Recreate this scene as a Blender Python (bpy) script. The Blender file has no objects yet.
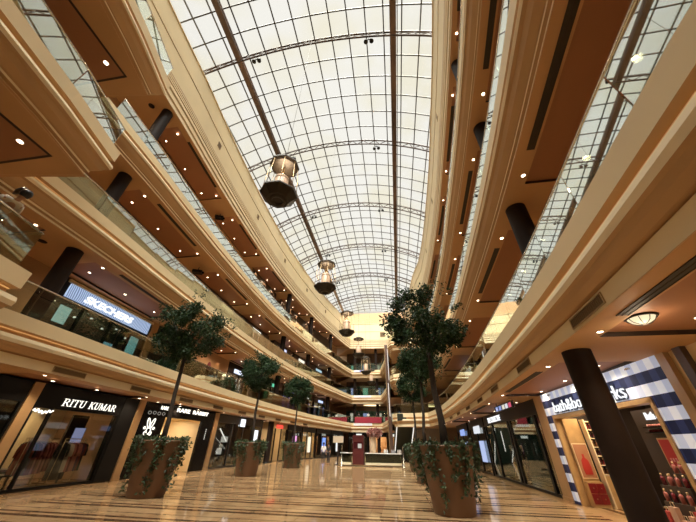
import bpy, bmesh, math, random
from mathutils import Vector, Matrix, Quaternion
random.seed(7)
C = bpy.context.scene.collection
PI = math.pi
sin, cos = math.sin, math.cos

# ------------------------------------------------------------------ materials
def newmat(name):
    m = bpy.data.materials.new(name); m.use_nodes = True
    nt = m.node_tree
    return m, nt, nt.nodes, nt.links, nt.nodes['Principled BSDF']

def pm(name, col, rough=.5, metal=0., emit=None, estr=0., var=0., vscale=3., spec=.5):
    m, nt, N, L, b = newmat(name)
    b.inputs['Base Color'].default_value = (*col, 1)
    b.inputs['Roughness'].default_value = rough
    b.inputs['Metallic'].default_value = metal
    b.inputs['Specular IOR Level'].default_value = spec
    if emit:
        b.inputs['Emission Color'].default_value = (*emit, 1)
        b.inputs['Emission Strength'].default_value = estr
    if var:
        tc = N.new('ShaderNodeTexCoord'); nz = N.new('ShaderNodeTexNoise'); nz.inputs['Scale'].default_value = vscale
        nz.inputs['Detail'].default_value = 4
        L.new(tc.outputs['Object'], nz.inputs['Vector'])
        r = N.new('ShaderNodeValToRGB')
        r.color_ramp.elements[0].position = .3; r.color_ramp.elements[1].position = .7
        r.color_ramp.elements[0].color = (*[c * (1 - var) for c in col], 1)
        r.color_ramp.elements[1].color = (*[min(1, c * (1 + var)) for c in col], 1)
        L.new(nz.outputs['Fac'], r.inputs['Fac']); L.new(r.outputs['Color'], b.inputs['Base Color'])
    return m

def emat(name, col, s):
    return pm(name, (.02, .02, .02), .6, 0, col, s)

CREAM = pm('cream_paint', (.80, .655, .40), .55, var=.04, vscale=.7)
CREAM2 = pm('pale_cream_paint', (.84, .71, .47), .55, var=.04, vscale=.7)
RECESS = pm('recess_glow_tint', (.60, .33, .14), .5)  # cream recess tinted amber: the strip's glow is put into the base colour
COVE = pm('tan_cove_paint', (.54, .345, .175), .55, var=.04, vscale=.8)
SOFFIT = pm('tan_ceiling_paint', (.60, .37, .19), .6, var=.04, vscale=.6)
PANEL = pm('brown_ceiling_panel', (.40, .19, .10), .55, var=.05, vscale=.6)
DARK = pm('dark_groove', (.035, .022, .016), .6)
COLBROWN = pm('dark_brown_column', (.02, .012, .009), .6, var=.15, vscale=2, spec=.15)
BLACK = pm('black_metal', (.008, .008, .009), .4, spec=.25)
BLACKGLOSS = pm('black_gloss', (.007, .006, .006), .25, spec=.2)
CHAR = pm('charcoal', (.035, .034, .034), .35)
STEEL = pm('brushed_steel', (.62, .58, .5), .25, 1.)
BRASS = pm('aged_brass', (.55, .4, .22), .35, .8)
BRONZE = pm('dark_bronze', (.032, .025, .018), .45, .2)
TRUSSM = pm('brown_truss_paint', (.06, .034, .026), .5)
BARM = pm('dark_glazing_bar', (.04, .035, .03), .5)
BEAMM = pm('brown_beam', (.10, .055, .038), .5, var=.5, vscale=.35)
PILAST = pm('tan_stone_pilaster', (.5, .33, .17), .4, var=.1, vscale=2)
WALLM = pm('warm_wall', (.45, .27, .14), .6, var=.06, vscale=.8)
WALLD = pm('dark_wall', (.09, .055, .035), .5, var=.1, vscale=1)
BEIGE = pm('beige_interior', (.72, .57, .34), .6)
INTDARK = pm('dark_interior', (.05, .035, .027), .5)
INTWARM = pm('warm_interior', (.5, .3, .16), .6)
INTGREEN = pm('green_interior', (.02, .05, .04), .4)
WHITE = pm('white_paint', (.8, .78, .74), .5)
LETTER = emat('lit_letter', (1, .93, .8), 1.5)
LETTERW = emat('white_lit_letter', (.95, .97, 1), 1.0)
SPOTE = emat('downlight_glow', (1, .8, .55), 10)
LEDE = emat('white_led', (1, .95, .86), 1.2)
COVEE = emat('amber_led', (1, .52, .17), .6)
REDM = pm('red_fabric', (.3, .03, .03), .7, var=.3, vscale=9)
LEAF = None

def glass_mat(name, tint, lo, hi, r=.015, stops=(.36, .72)):
    # coated glass: clear face-on, mirror-like at a slant
    m, nt, N, L, b = newmat(name); N.remove(b)
    tr = N.new('ShaderNodeBsdfTransparent'); tr.inputs['Color'].default_value = (*tint, 1)
    gl = N.new('ShaderNodeBsdfGlossy'); gl.inputs['Roughness'].default_value = r
    gl.inputs['Color'].default_value = (.92, .95, .9, 1)
    lw = N.new('ShaderNodeLayerWeight'); lw.inputs['Blend'].default_value = .5
    rp = N.new('ShaderNodeValToRGB')
    rp.color_ramp.elements[0].position = stops[0]; rp.color_ramp.elements[1].position = stops[1]
    rp.color_ramp.elements[0].color = (lo, lo, lo, 1); rp.color_ramp.elements[1].color = (hi, hi, hi, 1)
    mx = N.new('ShaderNodeMixShader')
    L.new(lw.outputs['Facing'], rp.inputs['Fac']); L.new(rp.outputs['Color'], mx.inputs['Fac'])
    L.new(tr.outputs[0], mx.inputs[1]); L.new(gl.outputs[0], mx.inputs[2])
    L.new(mx.outputs[0], N['Material Output'].inputs['Surface'])
    return m
GLASS = glass_mat('balustrade_glass', (.86, .92, .86), .05, .62, stops=(.2, .52))
SHOPGLASS = glass_mat('shop_glass', (.85, .87, .86), .05, .35, stops=(.3, .9))
def pane_mat():
    m, nt, N, L, b = newmat('skylight_panes'); N.remove(b)
    tr = N.new('ShaderNodeBsdfTransparent'); tl = N.new('ShaderNodeBsdfTranslucent')
    tc = N.new('ShaderNodeTexCoord'); nz = N.new('ShaderNodeTexNoise'); nz.inputs['Scale'].default_value = .22; nz.inputs['Detail'].default_value = 3
    L.new(tc.outputs['Object'], nz.inputs['Vector'])
    rp = N.new('ShaderNodeValToRGB'); e = rp.color_ramp.elements
    e[0].position = .36; e[0].color = (.9, .87, .74, 1); e[1].position = .56; e[1].color = (.93, .925, .89, 1)
    L.new(nz.outputs['Fac'], rp.inputs['Fac'])
    for s in (tr, tl): L.new(rp.outputs['Color'], s.inputs['Color'])
    mx = N.new('ShaderNodeMixShader'); mx.inputs['Fac'].default_value = .06
    L.new(tr.outputs[0], mx.inputs[1]); L.new(tl.outputs[0], mx.inputs[2]); L.new(mx.outputs[0], N['Material Output'].inputs['Surface'])
    return m
PANES = pane_mat()

def floor_mat():
    m, nt, N, L, b = newmat('polished_marble')
    tc = N.new('ShaderNodeTexCoord'); sp = N.new('ShaderNodeSeparateXYZ'); L.new(tc.outputs['Object'], sp.inputs[0])
    def M(op, a, bb=None, c=None):
        n = N.new('ShaderNodeMath'); n.operation = op
        for i, v in enumerate((a, bb, c)):
            if v is None: continue
            if isinstance(v, (int, float)): n.inputs[i].default_value = v
            else: L.new(v, n.inputs[i])
        return n.outputs[0]
    x, y = sp.outputs['X'], sp.outputs['Y']
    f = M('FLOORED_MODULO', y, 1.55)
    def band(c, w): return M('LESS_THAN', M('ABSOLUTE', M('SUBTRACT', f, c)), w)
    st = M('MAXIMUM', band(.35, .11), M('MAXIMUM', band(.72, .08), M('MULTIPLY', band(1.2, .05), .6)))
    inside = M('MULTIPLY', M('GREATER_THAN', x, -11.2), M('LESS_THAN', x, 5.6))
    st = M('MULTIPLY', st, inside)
    jx = M('LESS_THAN', M('FLOORED_MODULO', x, .9), .012); jy = M('LESS_THAN', M('FLOORED_MODULO', y, .775), .01)
    j = M('MULTIPLY', M('MAXIMUM', jx, jy), .45)
    nz = N.new('ShaderNodeTexNoise'); nz.inputs['Scale'].default_value = 1.1; nz.inputs['Detail'].default_value = 6
    L.new(tc.outputs['Object'], nz.inputs['Vector'])
    rp = N.new('ShaderNodeValToRGB'); e = rp.color_ramp.elements
    e[0].position = .3; e[0].color = (.27, .165, .082, 1); e[1].position = .7; e[1].color = (.42, .275, .145, 1)
    L.new(nz.outputs['Fac'], rp.inputs['Fac'])
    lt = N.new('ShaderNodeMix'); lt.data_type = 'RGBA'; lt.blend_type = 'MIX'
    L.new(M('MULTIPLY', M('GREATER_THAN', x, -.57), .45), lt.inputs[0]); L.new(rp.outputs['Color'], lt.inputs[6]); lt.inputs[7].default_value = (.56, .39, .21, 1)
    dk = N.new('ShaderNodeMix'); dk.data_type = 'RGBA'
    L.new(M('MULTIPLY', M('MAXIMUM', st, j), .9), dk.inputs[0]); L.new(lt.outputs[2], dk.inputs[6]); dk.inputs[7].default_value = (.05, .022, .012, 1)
    N.remove(b)
    df = N.new('ShaderNodeBsdfDiffuse'); gl = N.new('ShaderNodeBsdfGlossy'); mx = N.new('ShaderNodeMixShader')
    L.new(dk.outputs[2], df.inputs['Color'])
    n2 = N.new('ShaderNodeTexNoise'); n2.inputs['Scale'].default_value = .8; L.new(tc.outputs['Object'], n2.inputs['Vector'])
    L.new(M('MULTIPLY_ADD', n2.outputs['Fac'], .08, .025), gl.inputs['Roughness']); gl.inputs['Color'].default_value = (1, .93, .84, 1)
    lw = N.new('ShaderNodeLayerWeight'); lw.inputs['Blend'].default_value = .5
    pw = M('POWER', lw.outputs['Facing'], 3.0)
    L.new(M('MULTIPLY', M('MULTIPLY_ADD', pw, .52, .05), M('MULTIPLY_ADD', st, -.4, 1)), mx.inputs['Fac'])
    L.new(df.outputs[0], mx.inputs[1]); L.new(gl.outputs[0], mx.inputs[2]); L.new(mx.outputs[0], N['Material Output'].inputs['Surface'])
    return m
FLOORM = floor_mat()

# ------------------------------------------------------------------ mesh builder
class MB:
    def __init__(s): s.v = []; s.f = []; s.m = []; s.sm = []
    def face(s, idx, mi=0, smooth=False): s.f.append(tuple(idx)); s.m.append(mi); s.sm.append(smooth)
    def quad(s, a, b, c, d, mi=0):
        n = len(s.v); s.v += [tuple(a), tuple(b), tuple(c), tuple(d)]; s.face((n, n + 1, n + 2, n + 3), mi)
    def box(s, x0, x1, y0, y1, z0, z1, mi=0, M=None):
        n = len(s.v)
        P = [(x, y, z) for z in (z0, z1) for y in (y0, y1) for x in (x0, x1)]
        if M is not None: P = [tuple(M @ Vector(p)) for p in P]
        s.v += P
        for q in ((0, 2, 3, 1), (4, 5, 7, 6), (0, 1, 5, 4), (2, 6, 7, 3), (0, 4, 6, 2), (1, 3, 7, 5)): s.face([n + i for i in q], mi)
    def lathe(s, prof, seg=24, mi=0, c=(0, 0, 0), smooth=True, a0=0., cap=False):
        n = len(s.v)
        for r, z in prof:
            for k in range(seg):
                a = a0 + 2 * PI * k / seg
                s.v.append((c[0] + r * cos(a), c[1] + r * sin(a), c[2] + z))
        for i in range(len(prof) - 1):
            for k in range(seg):
                k2 = (k + 1) % seg
                s.face((n + i * seg + k, n + i * seg + k2, n + (i + 1) * seg + k2, n + (i + 1) * seg + k), mi, smooth)
        if cap:
            s.face([n + k for k in range(seg)][::-1], mi)
            s.face([n + (len(prof) - 1) * seg + k for k in range(seg)], mi)
    def tube(s, pts, r, seg=8, mi=0, cap=True):
        pts = [Vector(p) for p in pts]; n0 = len(s.v); up = None
        for i, p in enumerate(pts):
            d = (pts[min(i + 1, len(pts) - 1)] - pts[max(i - 1, 0)]).normalized()
            if up is None: up = Vector((0, 0, 1)) if abs(d.z) < .9 else Vector((1, 0, 0))
            a = d.cross(up).normalized(); b = a.cross(d).normalized(); up = b
            rr = r[i] if isinstance(r, (list, tuple)) else r
            for k in range(seg):
                t = 2 * PI * k / seg
                s.v.append(tuple(p + a * rr * cos(t) + b * rr * sin(t)))
        for i in range(len(pts) - 1):
            for k in range(seg):
                k2 = (k + 1) % seg
                s.face((n0 + i * seg + k, n0 + i * seg + k2, n0 + (i + 1) * seg + k2, n0 + (i + 1) * seg + k), mi, seg > 4)
        if cap:
            s.face([n0 + k for k in range(seg)][::-1], mi); s.face([n0 + (len(pts) - 1) * seg + k for k in range(seg)], mi)
    def bar(s, a, b, w, h, mi=0):
        a, b = Vector(a), Vector(b); d = (b - a)
        u = d.normalized(); ref = Vector((0, 0, 1)) if abs(u.z) < .95 else Vector((1, 0, 0))
        x = u.cross(ref).normalized(); z = x.cross(u)
        n = len(s.v)
        for p in (a, b):
            for sx, sz in ((-1, -1), (1, -1), (1, 1), (-1, 1)): s.v.append(tuple(p + x * sx * w / 2 + z * sz * h / 2))
        for q in ((0, 1, 2, 3), (7, 6, 5, 4), (0, 4, 5, 1), (1, 5, 6, 2), (2, 6, 7, 3), (3, 7, 4, 0)): s.face([n + i for i in q], mi)
    def build(s, name, mats, parent=None, loc=None, kind=None):
        me = bpy.data.meshes.new(name); me.from_pydata(s.v, [], s.f)
        if not isinstance(mats, (list, tuple)): mats = [mats]
        for m in mats: me.materials.append(m)
        me.polygons.foreach_set('material_index', s.m); me.polygons.foreach_set('use_smooth', s.sm)
        me.update()
        o = bpy.data.objects.new(name, me); C.objects.link(o)
        if parent: o.parent = parent
        if loc is not None: o.location = loc
        if kind: o['kind'] = kind
        return o

def tag(o, label, cat, group=None):
    o['label'] = label; o['category'] = cat
    if group: o['group'] = group
    return o
def empty(name, loc=(0, 0, 0), rz=0., label=None, cat=None, group=None):
    o = bpy.data.objects.new(name, None); C.objects.link(o); o.location = loc; o.rotation_euler = (0, 0, rz)
    o.empty_display_size = .2
    if label: tag(o, label, cat, group)
    return o
def copy_tree(o, parent=None):
    c = o.copy(); C.objects.link(c)
    if parent: c.parent = parent
    for ch in list(o.children): copy_tree(ch, c)
    return c
def text(name, body, size, mat, parent=None, loc=(0, 0, 0), rot=(PI / 2, 0, 0), ext=.02, shear=0., align='LEFT', off=0., sx=1., fit=None):
    cu = bpy.data.curves.new(name, 'FONT'); cu.body = body; cu.size = size; cu.extrude = ext; cu.shear = shear
    cu.align_x = align; cu.offset = off; cu.materials.append(mat)
    tmp = bpy.data.objects.new(name, cu); C.objects.link(tmp)
    bpy.context.view_layer.update()
    me = bpy.data.meshes.new_from_object(tmp.evaluated_get(bpy.context.evaluated_depsgraph_get()))
    bpy.data.objects.remove(tmp); bpy.data.curves.remove(cu)
    if fit: sx = fit / (max(v.co.x for v in me.vertices) - min(v.co.x for v in me.vertices))
    o = bpy.data.objects.new(name, me); C.objects.link(o)
    if parent: o.parent = parent
    o.location = loc; o.rotation_euler = rot; o.scale = (sx, 1, 1)
    return o
def lamp(name, typ, loc, energy, col=(1, .76, .5), parent=None, size=.1, rot=(0, 0, 0), spot=None, blend=.6, sy=None):
    l = bpy.data.lights.new(name, typ); l.energy = energy; l.color = col
    if typ == 'AREA':
        l.size = size
        if sy: l.shape = 'RECTANGLE'; l.size_y = sy
    else: l.shadow_soft_size = size
    if spot: l.spot_size = spot; l.spot_blend = blend
    o = bpy.data.objects.new(name, l); C.objects.link(o); o.location = loc; o.rotation_euler = rot
    if parent: o.parent = parent
    return o
ORD = ['first', 'second', 'third', 'fourth', 'fifth', 'sixth', 'seventh', 'eighth', 'ninth', 'tenth', 'eleventh', 'twelfth', 'thirteenth', 'fourteenth', 'fifteenth', 'sixteenth', 'seventeenth', 'eighteenth', 'nineteenth', 'twentieth', 'twenty-first', 'twenty-second', 'twenty-third', 'twenty-fourth', 'twenty-fifth', 'twenty-sixth']

# ------------------------------------------------------------------ plan of the atrium
def smooth(pts, step=1.0):
    out = []
    n = len(pts)
    for i in range(n - 1):
        p0, p1, p2, p3 = [Vector(pts[min(max(k, 0), n - 1)]) for k in (i - 1, i, i + 1, i + 2)]
        m = max(1, int((p2 - p1).length / step))
        for k in range(m):
            t = k / m
            out.append(tuple(.5 * ((2 * p1) + (p2 - p0) * t + (2 * p0 - 5 * p1 + 4 * p2 - p3) * t * t + (-p0 + 3 * p1 - 3 * p2 + p3) * t ** 3)))
    out.append(tuple(pts[-1]))
    return out
LEFT = smooth([(-10.45, -8), (-10.65, -2), (-10.85, 2.5), (-11.0, 5), (-11.15, 8), (-11.4, 11), (-11.6, 14), (-11.78, 18), (-11.87, 22), (-11.85, 26), (-11.62, 31), (-11.15, 36), (-10.5, 41.5), (-9.5, 47), (-8.6, 52), (-7.7, 56)])
RIGHT = smooth([(2.3, -8), (2.5, -2), (2.75, 1.5), (2.95, 3), (3.2, 5), (3.45, 7.5), (3.65, 10), (3.85, 13), (4.1, 17), (4.25, 22), (4.3, 28), (4.15, 33)])
RIGHT_END = [(3.6, 37.0), (0.0, 38.0), (-.45, 39.2), (-.45, 43)]
FAR = [(-2.4, 56.0), (-1.3, 48.5)]
LEFT_GALLERY = [(-6.0, -8), (-6.9, -1), (-7.3, 1.0), (-7.6, 2.6), (-8.05, 4.4)] + [p for p in LEFT if p[1] > 4.05]
LEFT_GALLERY.insert(5, (-10.95, 4.0))
ZT = [0, 4.78, 9.18, 13.58]         # gallery floors
ZB = [0, 3.45, 7.85, 12.25, 17.8]   # ceilings under them
def offs(path, d, side):
    # offset a polyline towards the gallery; side +1: gallery on the left of the walking direction
    n = len(path); out = []
    for i in range(n):
        ns = []
        for a, b in ((i - 1, i), (i, i + 1)):
            if a < 0 or b >= n: continue
            v = Vector(path[b]) - Vector(path[a])
            if v.length < 1e-6: continue
            v.normalize(); ns.append(Vector((-v.y, v.x)) * side)
        m = sum(ns, Vector((0, 0))); m.normalize()
        k = 1 / max(.4, m.dot(ns[0]))
        out.append(tuple(Vector(path[i]) + m * d * k))
    return out
def at_y(path, y):
    for a, b in zip(path, path[1:]):
        if a[1] <= y <= b[1] and b[1] > a[1]:
            t = (y - a[1]) / (b[1] - a[1])
            d = Vector((b[0] - a[0], b[1] - a[1])).normalized()
            return a[0] + (b[0] - a[0]) * t, d
    return path[-1][0], Vector((0, 1))
def sweep(mb, path, prof, side):
    # prof: list of (d, z, material index of the segment that follows)
    rings = [offs(path, d, side) for d, z, m in prof]
    for j in range(len(prof) - 1):
        for i in range(len(path) - 1):
            a, b, c, d = (*rings[j][i], prof[j][1]), (*rings[j][i + 1], prof[j][1]), (*rings[j + 1][i + 1], prof[j + 1][1]), (*rings[j + 1][i], prof[j + 1][1])
            mb.quad(a, b, c, d, prof[j][2])
def ribbon(mb, pa, pb, z, mi=0):
    for i in range(len(pa) - 1): mb.quad((*pa[i], z), (*pa[i + 1], z), (*pb[i + 1], z), (*pb[i], z), mi)

# fascia mouldings (materials: 0 cream, 1 recess, 2 pale cream, 3 cove, 4 amber led)
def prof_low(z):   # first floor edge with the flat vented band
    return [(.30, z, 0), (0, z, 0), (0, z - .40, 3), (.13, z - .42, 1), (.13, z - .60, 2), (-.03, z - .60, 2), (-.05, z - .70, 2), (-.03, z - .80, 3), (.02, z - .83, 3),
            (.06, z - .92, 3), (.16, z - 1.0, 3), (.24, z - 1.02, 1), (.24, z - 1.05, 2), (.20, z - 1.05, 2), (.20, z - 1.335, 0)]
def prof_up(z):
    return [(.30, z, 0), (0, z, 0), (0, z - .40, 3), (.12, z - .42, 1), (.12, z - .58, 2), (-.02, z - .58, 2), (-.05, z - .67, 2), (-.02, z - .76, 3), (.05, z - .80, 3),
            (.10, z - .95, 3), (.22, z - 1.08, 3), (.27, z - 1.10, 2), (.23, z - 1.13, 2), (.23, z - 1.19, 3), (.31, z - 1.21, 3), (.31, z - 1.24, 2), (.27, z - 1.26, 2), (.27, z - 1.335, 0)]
def prof_top():
    z = 17.8
    p = [(.12, z - .005, 2), (.12, z + .30, 3), (.2, z + .32, 3), (.2, z + .42, 2), (.08, z + .44, 2), (.08, z + .72, 3), (.16, z + .74, 3), (.16, z + .84, 2), (.04, z + .86, 2), (.04, z + 1.05, 3)]
    for k in range(3):
        q = z + 1.1 + k * .17
        p += [(.10, q, 3), (.10, q + .05, 2), (.03, q + .06, 2), (.03, q + .15, 3)]
    p += [(.02, z + 1.66, 0), (.02, z + 3.3, 3), (.10, z + 3.31, 3), (.10, z + 3.37, 0), (0, z + 3.38, 0), (0, z + 5.0, 0), (-.06, z + 5.02, 2), (-.06, z + 5.1, 2), (.5, z + 5.1, 0)]
    return p
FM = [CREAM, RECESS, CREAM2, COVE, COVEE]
LG, RG = LEFT_GALLERY + FAR, RIGHT + RIGHT_END
TOPL = offs(LEFT, .42, 1) + [(-2.4, 56.4), (-.2, 56.4), (6, 56.4)]
TOPR = offs(RIGHT, .42, -1) + [(3.9, 37.2), (2.5, 56.4)]
trim_n = 0
def trim(mb, mats):
    global trim_n
    trim_n += 1
    return mb.build('trim_%d' % trim_n, mats, kind='structure')
for lv in (1, 2, 3):
    for path, side in ((LG, 1), (RG, -1)):
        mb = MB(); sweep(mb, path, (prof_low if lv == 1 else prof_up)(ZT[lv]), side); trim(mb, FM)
        # the led strip that lights the recess
        mb = MB(); p1, p2 = offs(path, .118, side), offs(path, .118, side)
        z = ZT[lv] - .455
        for i in range(len(p1) - 1): mb.bar((*p1[i], z), (*p1[i + 1], z), .012, .02)
        trim(mb, COVEE)
for path, side in ((TOPL, 1), (TOPR, -1)):
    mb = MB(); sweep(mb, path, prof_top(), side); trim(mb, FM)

COLY = [-.95 + 8.08 * k for k in range(8)]     # column lines
WL, WR = 3.3, 3.0
def ceiling(lv, path, side, W, zc, inner=.3):
    # tan ceiling with recessed brown panels between the column lines; materials 0 tan, 1 panel, 2 groove
    mb = MB()
    ys = sorted(set([-7.9] + [y + d for y in COLY for d in (1.05, 7.05)]))
    ds = [inner, .9 if side > 0 else .74, 2.75 if side > 0 else 2.5, W + .05]
    curves = [offs(path, d, side) for d in ds]
    def pt(j, y): x, _ = at_y(curves[j], y); return (x, y)
    cuts = []
    yy = -7.6
    yend = 55.3 if side > 0 else 36.5
    marks = [y for y in ys if -7.6 < y < yend]
    marks = [-7.6] + marks + [yend]
    for a, b in zip(marks, marks[1:]):
        mid = (a + b) / 2
        ispanel = any(c + 1.0 < mid < c + 7.1 for c in COLY)
        m = max(1, int((b - a) / 1.2))
        for k in range(m):
            y0, y1 = a + (b - a) * k / m, a + (b - a) * (k + 1) / m
            for j in range(3):
                P = [pt(j, y0), pt(j, y1), pt(j + 1, y1), pt(j + 1, y0)]
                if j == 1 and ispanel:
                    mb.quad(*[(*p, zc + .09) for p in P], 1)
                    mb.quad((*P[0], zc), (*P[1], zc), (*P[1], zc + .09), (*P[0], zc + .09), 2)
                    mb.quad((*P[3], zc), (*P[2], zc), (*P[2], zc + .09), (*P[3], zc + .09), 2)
                    if k == 0: mb.quad((*P[0], zc), (*P[3], zc), (*P[3], zc + .09), (*P[0], zc + .09), 2)
                    if k == m - 1: mb.quad((*P[1], zc), (*P[2], zc), (*P[2], zc + .09), (*P[1], zc + .09), 2)
                else:
                    mb.quad(*[(*p, zc) for p in P], 0)
    return mb
for lv in (1, 2, 3, 4):
    for path, side, W in ((LEFT, 1, WL + (.5 if lv == 1 else 0)), (RIGHT + [(3.6, 37.0)], -1, WR)):
        zc = ZB[lv]
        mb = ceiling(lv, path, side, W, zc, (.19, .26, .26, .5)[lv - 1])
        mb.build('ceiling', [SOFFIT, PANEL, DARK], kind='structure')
    if lv < 4:   # underside of the near left gallery and of the far gallery
        z = ZB[lv]
        mb = MB(); inn = [(-6.2, -8), (-7.1, -1), (-7.5, 1.0), (-7.8, 2.6), (-8.25, 4.17), (-11.2, 3.76)]
        for a, b in zip(inn[:-1], inn[1:-1]): mb.quad((*a, z), (*b, z), (-11.2, min(b[1], 3.76), z), (-11.2, a[1], z), 0)
        mb.box(-10.6, -8.5, -5.5, 3.45, z - .012, z + .0, 2); mb.box(-10.53, -8.57, -5.42, 3.38, z - .02, z - .0, 1)
        mb.build('ceiling', [SOFFIT, PANEL, DARK], kind='structure')
        mb = MB(); mb.quad((-8.2, 56.3, z), (-2.0, 56.3, z), (-2, 62, z), (-12, 62, z)); mb.quad((-2.2, 56.3, z), (-1, 48.6, z), (1, 48.6, z), (1, 62, z)); mb.quad((-2.2, 56.3, z), (1, 62, z), (-2, 62, z), (-2.1, 60, z))
        mb.quad((-.1, 38.35, z), (3.7, 37.3, z), (7.5, 40, z), (-.1, 46, z)); mb.quad((3.7, 37.4, z), (4.4, 33.0, z), (7.6, 33, z), (7.5, 40, z))
        mb.build('ceiling', [SOFFIT], kind='structure')
    else:
        z = 17.83
        mb = MB(); mb.quad((-9, 56.9, z), (8, 56.9, z), (8, 62, z), (-12, 62, z)); mb.quad((4.4, 36, z), (9, 36, z), (9, 57, z), (2.6, 57, z)); mb.build('ceiling', [SOFFIT], kind='structure')
# gallery floors
for lv in (1, 2, 3):
    z = ZT[lv] - .03
    mb = MB(); ribbon(mb, offs(LEFT, .2, 1), offs(LEFT, 6.5, 1), z)
    for a, b in zip(LEFT_GALLERY[:4], LEFT_GALLERY[1:5]): mb.quad((a[0] - .1, a[1], z), (b[0] - .1, min(b[1], 4.2), z), (-11, min(b[1], 4.2), z), (-11, a[1], z))
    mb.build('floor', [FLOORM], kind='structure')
    mb = MB(); ribbon(mb, offs(RIGHT, .2, -1), offs(RIGHT, 6.5, -1), z)
    mb.quad((-.2, 38.2, z), (4.0, 37.1, z), (10, 37, z), (-.2, 48, z)); mb.quad((4.0, 37.1, z), (4.3, 33, z), (10.6, 33, z), (10, 37, z))
    mb.build('floor', [FLOORM], kind='structure')
    mb = MB(); mb.quad((-8.2, 56.2, z), (-2.2, 56.2, z), (-2, 63, z), (-14, 63, z)); mb.quad((-2.2, 56.3, z), (-1.1, 48.6, z), (1, 48.6, z), (1, 63, z)); mb.quad((-2.2, 56.3, z), (1, 63, z), (-2, 63, z), (-2.1, 60, z)); mb.build('floor', [FLOORM], kind='structure')
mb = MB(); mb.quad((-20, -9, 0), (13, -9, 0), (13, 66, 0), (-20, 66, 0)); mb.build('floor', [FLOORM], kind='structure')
# outer walls (behind the shops)
mb = MB(); ribbon
for nm, x in (('wall_left', -20), ('wall_right', 13)):
    mb = MB(); mb.box(min(x, x + (-.3 if x < 0 else .3)), max(x, x + (-.3 if x < 0 else .3)), -9, 66, 0, 24); mb.build(nm, [WALLD], kind='structure')
mb = MB(); mb.box(-20, 13, 63, 63.3, 0, 28); mb.build('wall_back', [WALLM], kind='structure')
mb = MB(); mb.box(-20, 13, -9.3, -9, 0, 28); mb.build('wall_front', [CREAM], kind='structure')
# flat roof slabs over the galleries
mb = MB()
tl = offs(TOPL[:len(LEFT)], .45, 1); ribbon(mb, tl, [(-20.2, p[1]) for p in tl], 22.86)
tr = offs(TOPR[:len(RIGHT)], .45, -1); ribbon(mb, tr, [(13.2, p[1]) for p in tr], 22.86)
mb.quad((4.5, 33, 22.86), (13.2, 33, 22.86), (13.2, 63, 22.86), (2.9, 57, 22.86))
mb.quad((-9, 56.9, 22.86), (3.5, 56.9, 22.86), (13, 63, 22.86), (-20, 63, 22.86))
mb.build('ceiling', [CREAM], kind='structure')

# ------------------------------------------------------------------ skylight
XC, HALF, SAG, ZS = -3.95, 9.35, 3.0, 23.1
RAD = (HALF ** 2 + SAG ** 2) / (2 * SAG); ZC = ZS + SAG - RAD
AM = math.asin(HALF / RAD)
def arc(x, dr=0.): return ZC + math.sqrt((RAD + dr) ** 2 - (x - XC) ** 2)
TRY = [-.62 + 8.27 * k for k in range(7)]
Y0, Y1 = -8.95, 56.95
nseg = 16
xs = [XC + RAD * sin(-AM + 2 * AM * k / nseg) for k in range(nseg + 1)]
mb = MB()
for a, b in zip(xs, xs[1:]): mb.quad((a, Y0, arc(a)), (b, Y0, arc(b)), (b, Y1, arc(b)), (a, Y1, arc(a)))
n = len(xs)
for yy in (Y0, Y1):
    for a, b in zip(xs, xs[1:]): mb.quad((a, yy, 22.8), (b, yy, 22.8), (b, yy, arc(b)), (a, yy, arc(a)))
mb.build('window_1', [PANES], kind='structure')
mb = MB()
for x in xs: mb.bar((x, Y0, arc(x) - .03), (x, Y1, arc(x) - .03), 0.076, .09)
y = TRY[0] - 8.27
while y < Y1:
    for k in range(6):
        yy = y + k * 8.27 / 6
        if Y0 < yy < Y1:
            for a, b in zip(xs, xs[1:]): mb.bar((a, yy, arc(a) - .03), (b, yy, arc(b) - .03), .076, .09)
    y += 8.27
mb.build('window_2', [BARM], kind='structure')['label'] = 'dark glazing bars of the skylight'
def beam(x, label):
    mb = MB(); mb.box(x - .2, x + .2, Y0, Y1, arc(x) - .5, arc(x) - .10)
    mb.box(x + .25, x + .30, Y0, Y1, arc(x) - .5, arc(x) - .42)
    tag(mb.build('roof_beam', [BEAMM]), label, 'beam', 'long roof beams')
beam(-9.45, 'long brown roof beam running under the left side of the skylight')
beam(1.55, 'long brown roof beam running under the right side of the skylight')
tlab = ['overhead behind the viewpoint', 'nearest the viewpoint, across the top of the picture', 'second nearest, beside the nearest lantern', 'third nearest, above the second lantern', 'fourth from the near end', 'fifth from the near end', 'sixth from the near end', 'last one, nearest the end wall']
trusses = []
def make_truss(y, label):
    t = empty('roof_truss', (XC, y, ZS), 0, 'brown lattice roof truss, ' + label, 'roof truss', 'curved roof trusses')
    am = AM * .985; ns = 36
    def pts(dr): return [((RAD + dr) * sin(-am + 2 * am * k / ns), 0, ZC + (RAD + dr) * cos(-am + 2 * am * k / ns) - ZS) for k in range(ns + 1)]
    for nm, dr in (('top_chord', -.13), ('bottom_chord', -.66)):
        mb = MB(); p = pts(dr)
        mb.tube(p, .065, 6); mb.build(nm, [TRUSSM], t)
    mb = MB(); a, b = pts(-.14), pts(-.65)
    for k in range(ns):
        p, q = (a[k], b[k + 1]) if k % 2 else (b[k], a[k + 1])
        mb.tube([p, q], .035, 5)
    mb.build('web', [TRUSSM], t)
    return t
t0 = make_truss(TRY[0], tlab[0])
for y, l in zip(TRY[1:], tlab[1:]):
    t = copy_tree(t0); t.location.y = y; t['label'] = 'brown lattice roof truss, ' + l
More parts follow.
